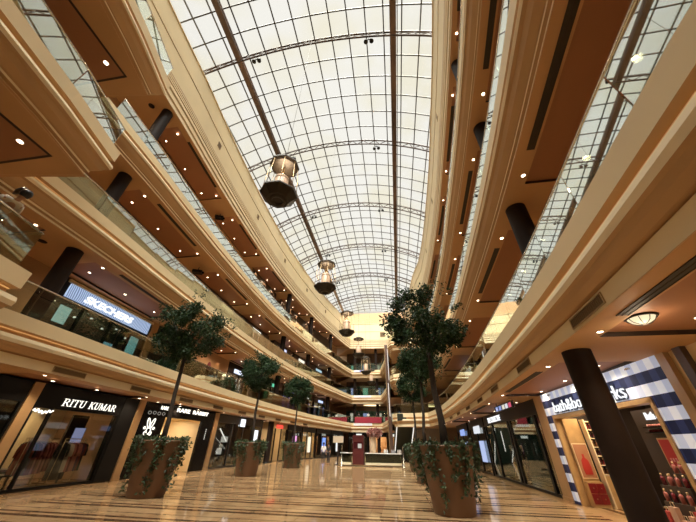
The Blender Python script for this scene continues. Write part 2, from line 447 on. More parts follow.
# pairs of floodlights under the trusses
def make_flood():
    t = empty('floodlight_pair', (0, 0, 0), 0, 'x', 'floodlight', 'floodlights under the roof trusses')
    mb = MB(); mb.bar((-.25, 0, .2), (.25, 0, .2), .05, .05); mb.bar((0, 0, .2), (0, 0, .45), .04, .04); mb.build('bracket', [BLACK], t)
    for s in (-1, 1):
        mb = MB(); mb.lathe([(.001, .17), (.09, .16), (.12, .02), (.15, -.1), (.14, -.12), (.001, -.1)], 12, c=(s * .19, 0, 0)); mb.build('lamp_head', [BLACK], t)
    return t
f0 = make_flood(); first = True
wh = ['nearest roof truss', 'second roof truss', 'third roof truss', 'fourth roof truss', 'fifth roof truss']
for k in range(1, 6):
    for x, s in ((-8.1, 'left end'), (-.1, 'right half')):
        f = f0 if first else copy_tree(f0); first = False
        f.location = (x, TRY[k] + .1, arc(x, -.6) - .5)
        f['label'] = 'pair of black floodlights hanging under the %s of the %s' % (s, wh[k - 1])

# ------------------------------------------------------------------ lanterns
LAMPG = pm('frosted_lamp', (.62, .42, .29), .4, 0, (1, .72, .5), .12)
def make_lantern(label):
    t = empty('hanging_lantern', (0, 0, 0), 0, label, 'lantern', 'octagonal lanterns hanging from the skylight')
    o8 = PI / 8
    mb = MB(); mb.lathe([(.02, .10), (.45, .06), (.70, .34), (.74, .36), (.74, .42), (.66, .42), (.3, .40), (.02, .40)], 8, smooth=False, a0=o8); mb.build('bottom_plate', [BRONZE], t)
    mb = MB(); mb.lathe([(.2, .13), (.2, .02), (.27, 0), (.33, .02), (.33, .1)], 24); mb.build('bottom_ring', [BRONZE], t)
    mb = MB(); mb.lathe([(.02, 2.02), (.50, 2.02), (.63, 2.08), (.63, 2.15), (.3, 2.32), (.06, 2.38), (.02, 2.38)], 8, smooth=False, a0=o8); mb.build('top_plate', [BRONZE], t)
    mb = MB(); mb.lathe([(.02, .5), (.27, .5), (.28, .55), (.28, 1.32), (.25, 1.36), (.02, 1.36)], 20); c = mb.build('lamp_cylinder', [LAMPG], t)
    mb = MB(); mb.lathe([(.285, .62), (.295, .62), (.295, .66), (.285, .66)], 20); mb.build('band', [BRASS], c); mb = MB(); mb.lathe([(.285, 1.2), (.295, 1.2), (.295, 1.24), (.285, 1.24)], 20); mb.build('band', [BRASS], c)
    mb = MB(); mb.tube([(0, 0, 1.36), (0, 0, 2.05)], .035, 8); mb.build('stem', [BRASS], t)
    for k in range(8):
        a = o8 + k * PI / 4
        mb = MB(); mb.tube([(.69 * cos(a), .69 * sin(a), .40), (.58 * cos(a), .58 * sin(a), 2.06)], .013, 6); mb.build('rod', [BRASS], t)
    return t
def cable(t, z):
    mb = MB(); mb.tube([(0, 0, 2.36), (0, 0, arc(-4, -.2) - z)], .008, 5); mb.build('cable', [BRONZE], t)
lanpos = [(-4.02, 7.36, 9.5), (-3.98, 15.7, 9.72), (-3.85, 24.1, 9.66), (-3.68, 31.9, 9.72), (-3.6, 39.7, 9.5), (-3.5, 47.6, 9.6)]
lanlab = ['nearest and largest of the hanging lanterns', 'second nearest of the hanging lanterns', 'third nearest hanging lantern, with a tan lamp', 'fourth hanging lantern, in front of the end wall', 'fifth hanging lantern, lower than the end wall', 'farthest and smallest of the hanging lanterns']
l0 = make_lantern('octagonal dark bronze lantern with brass rods, ' + lanlab[0])
for p, l in zip(lanpos, lanlab):
    t = l0 if p is lanpos[0] else copy_tree(l0)
    t['label'] = 'octagonal dark bronze lantern with brass rods, ' + l; t.location = p
for t, p in zip([o for o in C.objects if o.name.startswith('hanging_lantern')], lanpos): cable(t, p[2])

# ------------------------------------------------------------------ columns
def column(x, y, z0, z1, label):
    t = empty('round_column', (x, y, z0), 0, label, 'column', 'dark brown round columns')
    h = z1 - z0
    mb = MB(); mb.lathe([(.28, .12), (.28, h - .002)], 32); mb.build('shaft', [COLBROWN], t)
    mb = MB(); mb.lathe([(.31, 0), (.31, .1), (.28, .13)], 32); mb.build('base_ring', [BLACK], t)
fl = {0: 'on the ground floor', 1: 'on the first gallery', 2: 'on the second gallery', 3: 'on the third gallery'}
for lv in range(4):
    z0, z1 = ZT[lv], ZB[lv + 1]
    for k in (0, 1, 4, 5, 6):
        y = COLY[k] + (.2 if k == 1 else 0); x, d = at_y(LEFT, y)
        if k == 0: x -= .0
        if lv == 0 and k != 4: continue
        w = {0: 'beside the viewpoint', 1: 'nearest the viewpoint', 4: 'nearest of the far group', 5: 'middle one of the far group', 6: 'last one of the far group'}[k]
        column(x - 1.0, y, z0, z1, 'dark brown round column %s, left side, %s' % (fl[lv], w))
    for k in (0, 1):
        y = COLY[k]; x, d = at_y(RIGHT, y)
        w = {0: 'beside the viewpoint', 1: 'nearest the viewpoint'}[k]
        column(x + (.72 if lv < 3 else .85), y, z0, z1, 'dark brown round column %s, right side, %s' % (fl[lv], w))
    if lv < 3 or True:
        for x, w in ((-7.4, 'left'), (-3.2, 'middle')):
            column(x, 57.3, z0, z1, 'dark brown round column %s at the far end, %s one' % (fl[lv], w))

# ------------------------------------------------------------------ glass balustrades
def balustrade(path, side, z, label, h=1.0):
    t = empty('glass_balustrade', (*path[0], z), 0, label, 'balustrade', 'glass balustrades of the galleries')
    O = Vector((*path[0], z))
    p = offs(path, .2, side)
    # resample
    L = [0]
    for a, b in zip(p, p[1:]): L.append(L[-1] + (Vector(b) - Vector(a)).length)
    def at(s):
        for i in range(len(p) - 1):
            if s <= L[i + 1] + 1e-6:
                u = (s - L[i]) / max(1e-6, L[i + 1] - L[i]); return Vector(p[i]).lerp(Vector(p[i + 1]), u)
        return Vector(p[-1])
    # corners stay panel ends
    stops = [0]
    for i in range(1, len(p) - 1):
        a = (Vector(p[i]) - Vector(p[i - 1])).normalized(); b = (Vector(p[i + 1]) - Vector(p[i])).normalized()
        if a.dot(b) < .93: stops.append(L[i])
    stops.append(L[-1])
    for s0, s1 in zip(stops, stops[1:]):
        n = max(1, round((s1 - s0) / 1.7))
        for k in range(n):
            A, B = at(s0 + (s1 - s0) * k / n), at(s0 + (s1 - s0) * (k + 1) / n)
            dd = (B - A).normalized()
            A, B = A + dd * .012, B - dd * .012
            q = Vector((-dd.y, dd.x)) * .007
            mb = MB(); n0 = 0
            pts = [A - q, B - q, B + q, A + q]
            for zz in (.0, h - .03):
                for w in pts: mb.v.append((w.x - O.x, w.y - O.y, zz))
            for f in ((3, 2, 1, 0), (4, 5, 6, 7), (0, 1, 5, 4), (1, 2, 6, 5), (2, 3, 7, 6), (3, 0, 4, 7)): mb.face(f)
            mb.build('glass_panel', [GLASS], t)
    mb = MB(); mb.tube([(a[0] - O.x, a[1] - O.y, h) for a in p], .026, 8); mb.build('handrail', [STEEL], t)
    mb = MB()
    for a, b in zip(p, p[1:]): mb.bar((a[0] - O.x, a[1] - O.y, .015), (b[0] - O.x, b[1] - O.y, .015), .035, .03)
    mb.build('base_rail', [BRASS], t)
nm = {1: 'first', 2: 'second', 3: 'third'}
for lv in (1, 2, 3):
    z = ZT[lv]
    i = 5
    balustrade(LEFT_GALLERY[:6], 1, z, 'glass balustrade around the projecting near left corner of the %s gallery' % nm[lv])
    balustrade(LEFT_GALLERY[6:], 1, z, 'long curved glass balustrade with steel handrail on the left %s gallery' % nm[lv])
    balustrade([LEFT[-1]] + FAR, 1, z, 'glass balustrade across the far end of the %s gallery' % nm[lv])
    balustrade(RIGHT, -1, z, 'long curved glass balustrade with steel handrail on the right %s gallery' % nm[lv])
    balustrade([RIGHT[-1]] + RIGHT_END, -1, z, 'glass balustrade on the far right corner of the %s gallery' % nm[lv])

# ------------------------------------------------------------------ ceiling fittings
def make_downlight():
    t = empty('downlight')
    mb = MB(); mb.lathe([(.085, -.004), (.10, -.012), (.115, -.006), (.115, 0)], 16); mb.build('trim_ring', [BRASS], t)
    mb = MB(); mb.lathe([(.001, -.006), (.06, -.012), (.082, -.004)], 14); mb.build('lens', [SPOTE], t)
    return t
dl0 = make_downlight(); dl_first = True
SPOTDATA = bpy.data.lights.new('downlight_lamp', 'SPOT'); SPOTDATA.energy = 95; SPOTDATA.color = (1, .76, .5); SPOTDATA.spot_size = 2.3; SPOTDATA.spot_blend = .8; SPOTDATA.shadow_soft_size = .08
def downlight(x, y, z, label, group, lit=True, s=.62):
    global dl_first
    t = dl0 if dl_first else copy_tree(dl0); dl_first = False
    t.location = (x, y, z); t.scale = (s, s, s); tag(t, label, 'ceiling light', group)
    if lit:
        o = bpy.data.objects.new('downlight_lamp', SPOTDATA); C.objects.link(o); o.parent = t; o.location = (0, 0, -.05)
gal = {1: 'ground floor', 2: 'first gallery', 3: 'second gallery', 4: 'third gallery'}
for lv in (1, 2, 3, 4):
    z = ZB[lv]
    for side, path, sn in ((1, LEFT, 'left'), (-1, RIGHT, 'right')):
        nb = npn = 0
        for c in COLY[:7]:
            for dy, d, kind in ((-1.35, .95, 'b'), (1.5, .95, 'b'), (1.9, 2.05, 'p'), (4.1, 2.05, 'p'), (6.4, 2.05, 'p')):
                y = c + dy
                ymax = 52 if side > 0 else 33
                if y < -6 or y > ymax: continue
                if side < 0 and y > 24 and lv > 1: continue
                if lv == 1 and side > 0 and kind == 'p': continue
                if lv == 1 and side > 0: d = .75
                if side < 0 and kind == 'b': d = .62 if lv < 4 else .5
                x, dr = at_y(offs(path, d + (.25 if lv == 4 else 0), side), y)
                zz = z + (.09 if kind == 'p' else 0)
                if kind == 'b': nb += 1; k = nb
                else: npn += 1; k = npn
                lab = 'small round %s downlight, %s from the near end, ceiling over the %s %s' % ('edge' if kind == 'b' else 'inner', ORD[k - 1], sn, gal[lv])
                downlight(x, y, zz, lab, 'downlights over the %s %s' % (sn, gal[lv]), lit=(kind == 'p' or lv == 1) and y < 44 and y > 0)
        if lv == 1 and side > 0:
            for k in range(16):
                y = 5.5 + k * 2.05
                if any(abs(y - (c + dy)) < .3 for c in COLY for dy in (-1.35, 1.5)): y += .6
                x, dr = at_y(offs(path, 1.5, side), y)
                downlight(x, y, z, 'tiny downlight in front of the left shopfronts, %s from the near end' % ORD[k], 'tiny downlights over the left shopfronts', lit=(k % 2 == 0), s=.8)
for lv in (1, 2, 3):
    downlight(-8.85, 2.95, ZB[lv] - .022, 'single downlight under the projecting near left corner, ceiling over the %s' % gal[lv], 'downlights under the near left corner', s=.8)
# linear air slots and fascia vents
SLOTM = pm('dark_slot', (.035, .028, .018), .6)
def slot(path, side, y0, y1, z, d, label):
    t = empty('air_slot', (0, 0, 0), 0, label, 'air diffuser', 'dark linear air slots in the gallery ceilings')
    n = 5; mb = MB(); m2 = MB()
    pa, pb, pc = offs(path, d, side), offs(path, d + .17, side), offs(path, d + .085, side)
    ys = [y0 + (y1 - y0) * k / n for k in range(n + 1)]
    x0, _ = at_y(pc, y0); t.location = (x0, y0, z)
    for a, b in zip(ys, ys[1:]):
        P = [(at_y(pa, a)[0], a), (at_y(pa, b)[0], b), (at_y(pb, b)[0], b), (at_y(pb, a)[0], a)]
        mb.quad(*[(p[0] - x0, p[1] - y0, -.008) for p in P])
        for q in (pa, pc, pb): m2.bar((at_y(q, a)[0] - x0, a - y0, -.008), (at_y(q, b)[0] - x0, b - y0, -.008), .012, .014)
    mb.build('slot_opening', [SLOTM], t); m2.build('blade', [DARK], t)
for lv in (1, 2, 3, 4):
    for side, path, sn in ((1, LEFT, 'left'), (-1, RIGHT, 'right')):
        if lv == 1 and side > 0: continue
        for k, c in enumerate(COLY[:4]):
            d = .5 + (.22 if lv == 4 else 0)
            slot(path, side, c + 2.1, c + 5.9, ZB[lv], d, 'dark linear air slot, %s from the near end, %s ceiling over the %s' % (ORD[k], sn, gal[lv]))
VENTM = pm('vent_bronze', (.2, .125, .06), .5)
def vent(path, side, yc, w, hgt, z, d, label, group):
    p = offs(path, d, side); x, dr = at_y(p, yc)
    ang = math.atan2(dr.y, dr.x) if side > 0 else math.atan2(-dr.y, -dr.x)
    # local x along the wall, local -y towards the void
    t = empty('air_vent', (x, yc, z), ang, label, 'air vent', group)
    mb = MB()
    for a in ((-w / 2, w / 2, -hgt / 2, -hgt / 2 + .02), (-w / 2, w / 2, hgt / 2 - .02, hgt / 2), (-w / 2, -w / 2 + .02, -hgt / 2, hgt / 2), (w / 2 - .02, w / 2, -hgt / 2, hgt / 2)):
        mb.box(a[0], a[1], -.025, .02, a[2], a[3])
    mb.build('frame', [BRASS], t)
    mb = MB(); mb.box(-w / 2 + .02, w / 2 - .02, -.006, .02, -hgt / 2 + .02, hgt / 2 - .02)
    n = max(4, int(w / .06))
    for k in range(n):
        xx = -w / 2 + .03 + (w - .06) * k / (n - 1); mb.box(xx - .008, xx + .008, -.016, -.006, -hgt / 2 + .02, hgt / 2 - .02)
    mb.build('grille', [VENTM], t)
for k in range(10):
    vent(LEFT, 1, 5.3 + 3.68 * k, 1.28, .19, 3.6, .2, 'bronze air vent, %s from the near end, in the lowest left fascia band' % ORD[k], 'vents in the left lower fascia')
for k, y in enumerate((1.6, 5.15, 9.2, 13.2, 16.6, 20.2, 23.8, 27.4)):
    vent(RIGHT, -1, y, 1.25, .19, 3.6, .2, 'bronze air vent, %s from the near end, in the lowest right fascia band' % ORD[k], 'vents in the right lower fascia')
for k in range(6):
    vent(TOPL, 1, 11.35 + 8.0 * k, .42, .5, 20.45, .02, 'dark square vent, %s from the near end, on the top left parapet' % ORD[k], 'square vents on the top parapet')
    if k < 3: vent(TOPR, -1, 11.35 + 8.0 * k, .42, .5, 20.45, .02, 'dark square vent, %s from the near end, on the top right parapet' % ORD[k], 'square vents on the top parapet')
for x, w in ((-5.6, 'left'), (-1.6, 'right')):
    t = empty('air_vent', (x, 56.4, 20.5), 0, 'square vent high on the cream end wall, %s one' % w, 'air vent', 'square vents on the end wall')
    mb = MB()
    for a in ((-.5, .5, -.5, -.46), (-.5, .5, .46, .5), (-.5, -.46, -.5, .5), (.46, .5, -.5, .5)): mb.box(a[0], a[1], -.04, .02, a[2], a[3])
    mb.build('frame', [BRASS], t)
    mb = MB(); mb.box(-.46, .46, -.015, .02, -.46, .46)
    for q in range(8): mb.box(-.46, .46, -.03, -.015, -.42 + q * .115, -.38 + q * .115)
    mb.build('grille', [VENTM], t)
# flush glass lamp in the near right ceiling, smoke detectors and speakers
t = empty('flush_ceiling_lamp', (4.32, 5.3, 3.54), 0, 'round flush lamp of curved glass petals in the near right ceiling panel', 'ceiling lamp')
mb = MB(); mb.lathe([(.2, 0), (.23, -.02), (.21, -.04), (.19, -.03)], 24); mb.build('rim', [BRONZE], t)
mb = MB(); mb.lathe([(.001, -.13), (.08, -.12), (.15, -.085), (.19, -.03)], 24); mb.build('glass_dome', [emat('lamp_glass', (1, .8, .5), .9)], t)
for k in range(4):
    a = k * PI / 4
    mb = MB(); mb.tube([(cos(a) * r, sin(a) * r, z) for r, z in ((-.195, -.035), (-.155, -.095), (-.08, -.13), (0, -.14), (.08, -.13), (.155, -.095), (.195, -.035))], .006, 5); mb.build('strap', [BRONZE], t)
lamp('flush_lamp_light', 'POINT', (4.32, 5.3, 3.3), 12, size=.12, parent=None)
def speaker(x, y, z, label):
    t = empty('ceiling_speaker', (x, y, z), 0, label, 'speaker', 'round ceiling speakers')
    mb = MB(); mb.lathe([(.17, 0), (.19, -.012), (.17, -.02), (.16, -.012)], 20); mb.build('rim', [SOFFIT], t)
    mb = MB(); mb.lathe([(.001, -.03), (.1, -.026), (.16, -.01)], 20); mb.build('mesh_cover', [COLBROWN], t)
for lv, w in ((2, 'first'), (3, 'second'), (4, 'third')):
    speaker(-12.75, 6.4 + (.1 * lv), ZB[lv], 'round dark ceiling speaker beside the near column over the left %s gallery' % w)
def projector(x, y, z, label):
    t = empty('ceiling_projector', (x, y, z), .4, label, 'projector', 'black projectors hanging under the gallery ceilings')
    mb = MB(); mb.tube([(0, 0, 0), (0, 0, -.3)], .03, 8); mb.build('mount_pole', [BLACK], t)
    mb = MB(); mb.box(-.32, .32, -.2, .2, -.5, -.3); mb.build('body', [BLACK], t)
    mb = MB(); mb.lathe([(.001, .1), (.08, .1), (.08, 0), (.001, 0)], 14); o = mb.build('lens', [BLACKGLOSS], t); o.location = (.32, 0, -.4); o.rotation_euler = (0, PI / 2, 0)
projector(-13.55, 15.85, 17.8, 'black projector hanging under the left third gallery ceiling')
projector(-13.45, 15.5, 12.25, 'black projector hanging under the left second gallery ceiling')

# ------------------------------------------------------------------ shops
def root_between(name, P0, P1, z, label, cat, group=None):
    d = Vector(P1) - Vector(P0)
    r = empty(name, (P0[0], P0[1], z), math.atan2(d.y, d.x), label, cat, group)
    return r, d.length
def lp(r, p):
    c, s = cos(r.rotation_euler.z), sin(r.rotation_euler.z)
    return (r.location.x + p[0] * c - p[1] * s, r.location.y + p[0] * s + p[1] * c, r.location.z + p[2])
def place(o, r, p, rz=0):
    o.location = lp(r, p); o.rotation_euler = (0, 0, r.rotation_euler.z + rz)
def bx(name, mat, parent, *b):
    mb = MB(); mb.box(*b); return mb.build(name, mat, parent)
def shell(r, w, H, depth, wall, flo=None, ceil=None, back=None):
    mb = MB()
    mb.quad((0, depth, 0), (w, depth, 0), (w, depth, H), (0, depth, H), 2)
    mb.quad((0.01, .05, 0), (0.01, depth, 0), (0.01, depth, H), (0.01, .05, H)); mb.quad((w - .01, .05, 0), (w - .01, depth, 0), (w - .01, depth, H), (w - .01, .05, H))
    mb.quad((0, .05, H - .02), (w, .05, H - .02), (w, depth, H - .02), (0, depth, H - .02), 1)
    mb.build('interior_wall', [wall, ceil or wall, back or wall], r)
    if flo: mb = MB(); mb.quad((0, .05, .012), (w, .05, .012), (w, depth, .012), (0, depth, .012)); mb.build('interior_floor', [flo], r)
def front(r, w, H, top, posts, fw=.07, mat=BLACK, header=None, glass=True, door=None, y=0.):
    # posts: x positions of uprights; top: underside of the header; door: index of the open bay
    mb = MB(); mb.box(0, w, y - .06, y + .10, top, H); mb.build('header', [header or mat], r)
    for x in posts: bx('post', mat, r, x - fw / 2, x + fw / 2, y - .05, y + .06, 0, top)
    mb = MB()
    for i, (a, b) in enumerate(zip(posts, posts[1:])):
        if i == door: continue
        mb.box(a, b, y - .045, y + .05, 0, .10)
    mb.build('sill', [mat], r)
    if glass:
        for i, (a, b) in enumerate(zip(posts, posts[1:])):
            if i == door: continue
            bx('glass_pane', SHOPGLASS, r, a + fw / 2, b - fw / 2, y, y + .012, .10, top)
def shoplight(r, p, e, sx, sy, col=(1, .74, .45)):
    o = lamp('shop_light', 'AREA', p, e, col, r, sx, sy=sy); return o
def pilaster(P, w, ang, label, H=3.45, z=0.):
    t = empty('pilaster', (*P, z), ang, label, 'pilaster', 'tan stone pilasters between shops')
    bx('shaft', PILAST, t, 0, w, -.10, .2, .12, H - .002); bx('plinth', PILAST, t, -.01, w + .01, -.13, .2, 0, .12)
def garment(mat, label, group):
    # a hanging garment: shoulders, sleeves, flared body
    t = empty('hanging_garment', (0, 0, 0), 0, label, 'garment', group)
    mb = MB(); 
    rows = [(.0, .05, .03), (-.05, .19, .045), (-.2, .17, .06), (-.5, .18, .07), (-.9, .23, .09), (-1.05, .25, .09)]
    seg = 12; n = 0
    for z, a, b in rows:
        for k in range(seg): 
            q = 2 * PI * k / seg; rr = 1 + (.12 * sin(3 * q + a * 9) if z < -.3 else 0)
            mb.v.append((b * rr * cos(q), a * rr * sin(q), z))
    for i in range(len(rows) - 1):
        for k in range(seg): k2 = (k + 1) % seg; mb.face((i * seg + k, i * seg + k2, (i + 1) * seg + k2, (i + 1) * seg + k), 0, True)
    mb.build('dress', [mat], t)
    mb = MB()
    for s in (-1, 1): mb.tube([(0, s * .17, -.07), (0, s * .24, -.28), (0, s * .25, -.5)], [.05, .045, .04], 8)
    mb.build('sleeves', [mat], t)
    mb = MB(); mb.tube([(0, -.18, -.03), (0, 0, .06), (0, .18, -.03)], .006, 5); mb.tube([(0, 0, .06), (0, 0, .12), (.02, 0, .15), (0, 0, .17)], .005, 5); mb.build('hanger', [STEEL], t)
    return t
def rack(label, L=1.5, H=1.5):
    t = empty('clothes_rack', (0, 0, 0), 0, label, 'clothes rack')
    mb = MB(); mb.tube([(0, 0, H), (L, 0, H)], .015, 8); mb.build('rail', [BRASS], t)
    for x in (0.02, L - .02):
        mb = MB(); mb.tube([(x, 0, 0), (x, 0, H)], .015, 8); mb.tube([(x, -.25, .02), (x, .25, .02)], .015, 8); mb.build('stand', [BRASS], t)
    return t

def xs_at(y):
    P = [(-9, -13.75), (14.6, -13.62), (22.3, -13.35), (30.8, -13.0), (36, -12.5), (42, -11.75), (48, -10.6), (57, -9.0)]
    for a, b in zip(P, P[1:]):
        if a[0] <= y <= b[0]: return a[1] + (b[1] - a[1]) * (y - a[0]) / (b[0] - a[0])
def LW(y): return (xs_at(y), y)
H0 = 3.449
gcol = [pm('garment_maroon', (.16, .02, .025), .8), pm('garment_black', (.02, .018, .02), .8), pm('garment_rust', (.25, .06, .03), .8), pm('garment_plum', (.1, .03, .07), .8), pm('garment_rose', (.45, .14, .12), .8), pm('garment_ivory', (.6, .5, .4), .8)]

# near left edge: black shop before the first pilaster
r, w = root_between('shopfront', LW(2.5), LW(9.6), 0, 'black shopfront at the left edge of the picture, before the first tan pilaster', 'shop')
shell(r, w, H0, 3, INTDARK, FLOORM); front(r, w, H0, 2.75, [.04, 1.8, 3.6, 5.3, w - .04])
shoplight(r, (3, 1.5, 3.3), 25, 3, 1)
pilaster(LW(9.62), .36, PI / 2, 'tan stone pilaster left of the shop full of clothes')

# shop with the clothes racks
r, w = root_between('shopfront', LW(10.0), LW(14.85), 0, 'clothing shop with black frame, lit white serif name and racks of dark red clothes', 'shop')
shell(r, w, H0, 4.2, INTWARM, FLOORM, INTDARK, BEIGE)
front(r, w, H0, 2.62, [.05, .75, w - .95, w - .9], .09, BLACK)
bx('side_pier', BLACK, r, w - .9, w, -.08, .3, 0, H0)
SER = {'R': (.86, [(.17, 0, .17, 1, .13), (.02, .02, .34, .02, .04), (.02, .98, .4, .98, .04), (.17, .96, .46, .96, .05), (.46, .97, .6, .88, .07), (.6, .62, .6, .9, .12), (.6, .63, .46, .52, .07), (.2, .5, .48, .5, .05), (.4, .5, .74, .03, .13), (.66, .02, .86, .02, .04)]),
 'I': (.38, [(.17, 0, .17, 1, .13), (.02, .02, .33, .02, .04), (.02, .98, .33, .98, .04)]),
 'T': (.8, [(.38, 0, .38, 1, .13), (.22, .02, .54, .02, .04), (.02, .97, .74, .97, .05), (.03, .78, .03, .98, .04), (.73, .78, .73, .98, .04)]),
 'U': (.84, [(.17, .25, .17, 1, .13), (.02, .98, .33, .98, .04), (.17, .28, .26, .06, .1), (.24, .05, .5, .04, .07), (.5, .05, .64, .24, .06), (.65, .22, .65, 1, .05), (.53, .98, .78, .98, .04)]),
 'K': (.84, [(.17, 0, .17, 1, .13), (.02, .02, .33, .02, .04), (.02, .98, .33, .98, .04), (.2, .4, .66, .97, .05), (.55, .98, .78, .98, .04), (.34, .56, .7, .02, .13), (.6, .02, .84, .02, .04)]),
 'M': (1.06, [(.14, 0, .14, 1, .05), (.02, .02, .28, .02, .04), (.02, .98, .2, .98, .04), (.16, .98, .5, .06, .12), (.5, .06, .82, .98, .05), (.84, 0, .84, 1, .13), (.72, .02, 1.0, .02, .04), (.8, .98, 1.0, .98, .04)]),
 'A': (.86, [(.1, .02, .4, .98, .05), (.4, .98, .72, .02, .13), (.2, .35, .6, .35, .05), (.0, .02, .22, .02, .04), (.58, .02, .86, .02, .04)])}
def serif(r, body, x, z, h, wtot, mat):
    tot = sum(SER[c][0] if c != ' ' else .45 for c in body); k = wtot / tot
    for c in body:
        if c == ' ': x += .45 * k; continue
        mb = MB()
        for x0, z0, x1, z1, t in SER[c][1]:
            d = Vector(((x1 - x0) * k, (z1 - z0) * h)); q = Vector((-d.y, d.x)).normalized() * t * h * .5
            n = len(mb.v)
            for yy in (-.085, -.06):
                for sx, sz, sg in ((x0, z0, 1), (x1, z1, 1), (x1, z1, -1), (x0, z0, -1)): mb.v.append((x + sx * k + q.x * sg + (z + sz * h - z) * .12, yy, z + sz * h + q.y * sg))
            for f in ((0, 1, 2, 3), (7, 6, 5, 4), (0, 4, 5, 1), (1, 5, 6, 2), (2, 6, 7, 3), (3, 7, 4, 0)): mb.face([n + i for i in f])
        mb.build('lit_letter', [mat], r); x += SER[c][0] * k
serif(r, 'RITU', .98, 2.76, .27, 1.02, LETTER); serif(r, 'KUMAR', 2.16, 2.76, .27, 1.42, LETTER)
mb = MB()   # small cursive glowing sign
p = []
for k in range(60):
    u = k / 59; p.append((.06 + .74 * u, -.07, 2.5 + .05 * sin(u * 34) * (1 - .3 * u) + .03 * sin(u * 9)))
mb.tube(p, .024, 6); mb.build('script_sign', [LETTER], r)
bx('rear_display_wall', INTDARK, r, w - 1.7, w - .9, 1.6, 1.7, .1, 2.6)
shoplight(r, (1.6, 2.6, 3.3), 40, 2.4, 1.5); 
for x in (2.6, 3.3): lamp('wall_washer', 'SPOT', (x, 3.3, 3.2), 60, (1, .72, .42), r, .06, (.5, 0, 0), 1.2)
clothes = 0
for (x, y, rz, n, nm_) in ((1.0, .6, .45, 11, 'front'), (1.75, 1.75, .1, 13, 'middle'), (2.55, .75, .3, 10, 'right')):
    rk = rack('tall brass clothes rack in the clothing shop, %s one' % nm_, 1.5, 1.62); place(rk, r, (x, y, .012), rz)
    for k in range(n):
        m = random.choice(gcol[:5] if nm_ != 'right' else gcol)
        g = garment(m, 'long garment on the %s brass rack of the clothing shop' % nm_, 'garments on the %s rack' % nm_)
        u = .12 + k * 1.26 / (n - 1); place(g, r, (x + u * cos(rz), y + u * sin(rz), 1.63 - .15), rz)
t = empty('display_screen', label='pale blue lit screen at the right side of the clothing shop', cat='screen'); place(t, r, (w - 1.35, 1.3, 1.35), -.5)
bx('housing', BLACK, t, -.22, .22, 0, .06, -.02, .75); bx('picture', emat('blue_screen', (.4, .42, .7), .5), t, -.2, .2, -.008, 0, .01, .72)
bx('stand', BLACK, t, -.04, .04, .02, .05, -1.338, 0)
t = empty('low_table', label='low dark display table at the front of the clothing shop window', cat='table'); place(t, r, (.55, .6, .012))
bx('tabletop', COLBROWN, t, -.35, .35, -.2, .2, .42, .47)
for sx in (-.3, .3):
    for sy in (-.15, .15): bx('leg', BLACK, t, sx - .02, sx + .02, sy - .02, sy + .02, 0, .42)
t = empty('folded_stack', label='pale folded cloth stacked on the low table in the clothing shop', cat='folded clothes'); place(t, r, (.5, .6, .482))
for k in range(4): bx('folded_garment', gcol[(k * 2 + 5) % 6], t, -.2, .2, -.13, .13, k * .055, k * .055 + .05)
pilaster(LW(14.9), .42, PI / 2, 'tan stone pilaster between the clothing shop and the black shop with the rabbit emblem')

# black shop with the rabbit emblem and a bright doorway
r, w = root_between('shopfront', LW(15.35), LW(22.0), 0, 'black shop with rabbit emblem, lit name and bright beige doorway', 'shop')
DA, DB = 1.75, 5.3
mb = MB(); mb.box(0, w, -.06, .1, 2.8, H0); mb.box(0, DA, -.06, .1, 0, 2.8); mb.box(DB, w, -.06, .1, 0, 2.8); mb.build('black_facade', [BLACKGLOSS], r)
mb = MB()
mb.quad((DA, 2.6, 0), (DB, 2.6, 0), (DB, 2.6, 2.9), (DA, 2.6, 2.9)); mb.quad((DA, .1, 0), (DA, 2.6, 0), (DA, 2.6, 2.9), (DA, .1, 2.9)); mb.quad((DB, .1, 0), (DB, 2.6, 0), (DB, 2.6, 2.9), (DB, .1, 2.9))
mb.quad((DA, .1, 2.85), (DB, .1, 2.85), (DB, 2.6, 2.85), (DA, 2.6, 2.85)); mb.build('entrance_wall', [BEIGE], r)
for x in (2.5, 3.5, 4.5): lamp('entrance_spot', 'SPOT', (x, 1.9, 2.8), 110, (1, .87, .66), r, .05, (.35, 0, 0), 1.6)
shoplight(r, (3.5, 1.3, 2.83), 60, 2.5, 1.2, (1, .86, .64))
bx('counter', CHAR, r, 4.5, 5.2, 2.1, 2.55, .012, .5)
text('lit_name', 'RARE  RABBIT', .3, LETTER, r, (2.5, -.075, 3.15), ext=.015, fit=3.25, off=.008)
text('side_name', 'RARE', .25, LETTER, r, (1.15, -.075, 3.16), ext=.012, off=.006)
mb = MB()
for i, (cx, cz) in enumerate(((.45, 2.93), (.8, 2.95), (1.15, 2.94), (1.5, 2.95))):
    pts = [(cx + .11 * cos(q * PI / 6), -.07, cz + .075 * sin(q * PI / 6)) for q in range(13)]; mb.tube(pts, .012, 5)
mb.build('small_emblems', [emat('dim_letter', (1, .93, .8), .3)], r)
mb = MB()   # rabbit emblem: two tall crossed ears over a rounded face with feet
EX = -.13
def oval(cx, cz, a, b, rot, rr=.026):
    mb.tube([(EX + cx + a * cos(t) * cos(rot) - b * sin(t) * sin(rot), -.075, cz + .1 + a * cos(t) * sin(rot) + b * sin(t) * cos(rot)) for t in [2 * PI * k / 20 for k in range(21)]], rr, 6)
oval(.76, 2.33, .085, .25, .38); oval(1.04, 2.33, .085, .25, -.38); oval(.9, 1.98, .15, .16, 0, .03); oval(.72, 1.86, .08, .08, 0); oval(1.08, 1.86, .08, .08, 0)
oval(.58, 2.1, .06, .05, 0, .022); oval(1.22, 2.1, .06, .05, 0, .022)
mb.build('rabbit_emblem', [LETTER], r)
mb = MB()
for k in range(6): mb.box(5.95, 6.01, -.075, -.06, 1.75 + k * .11, 1.82 + k * .11)
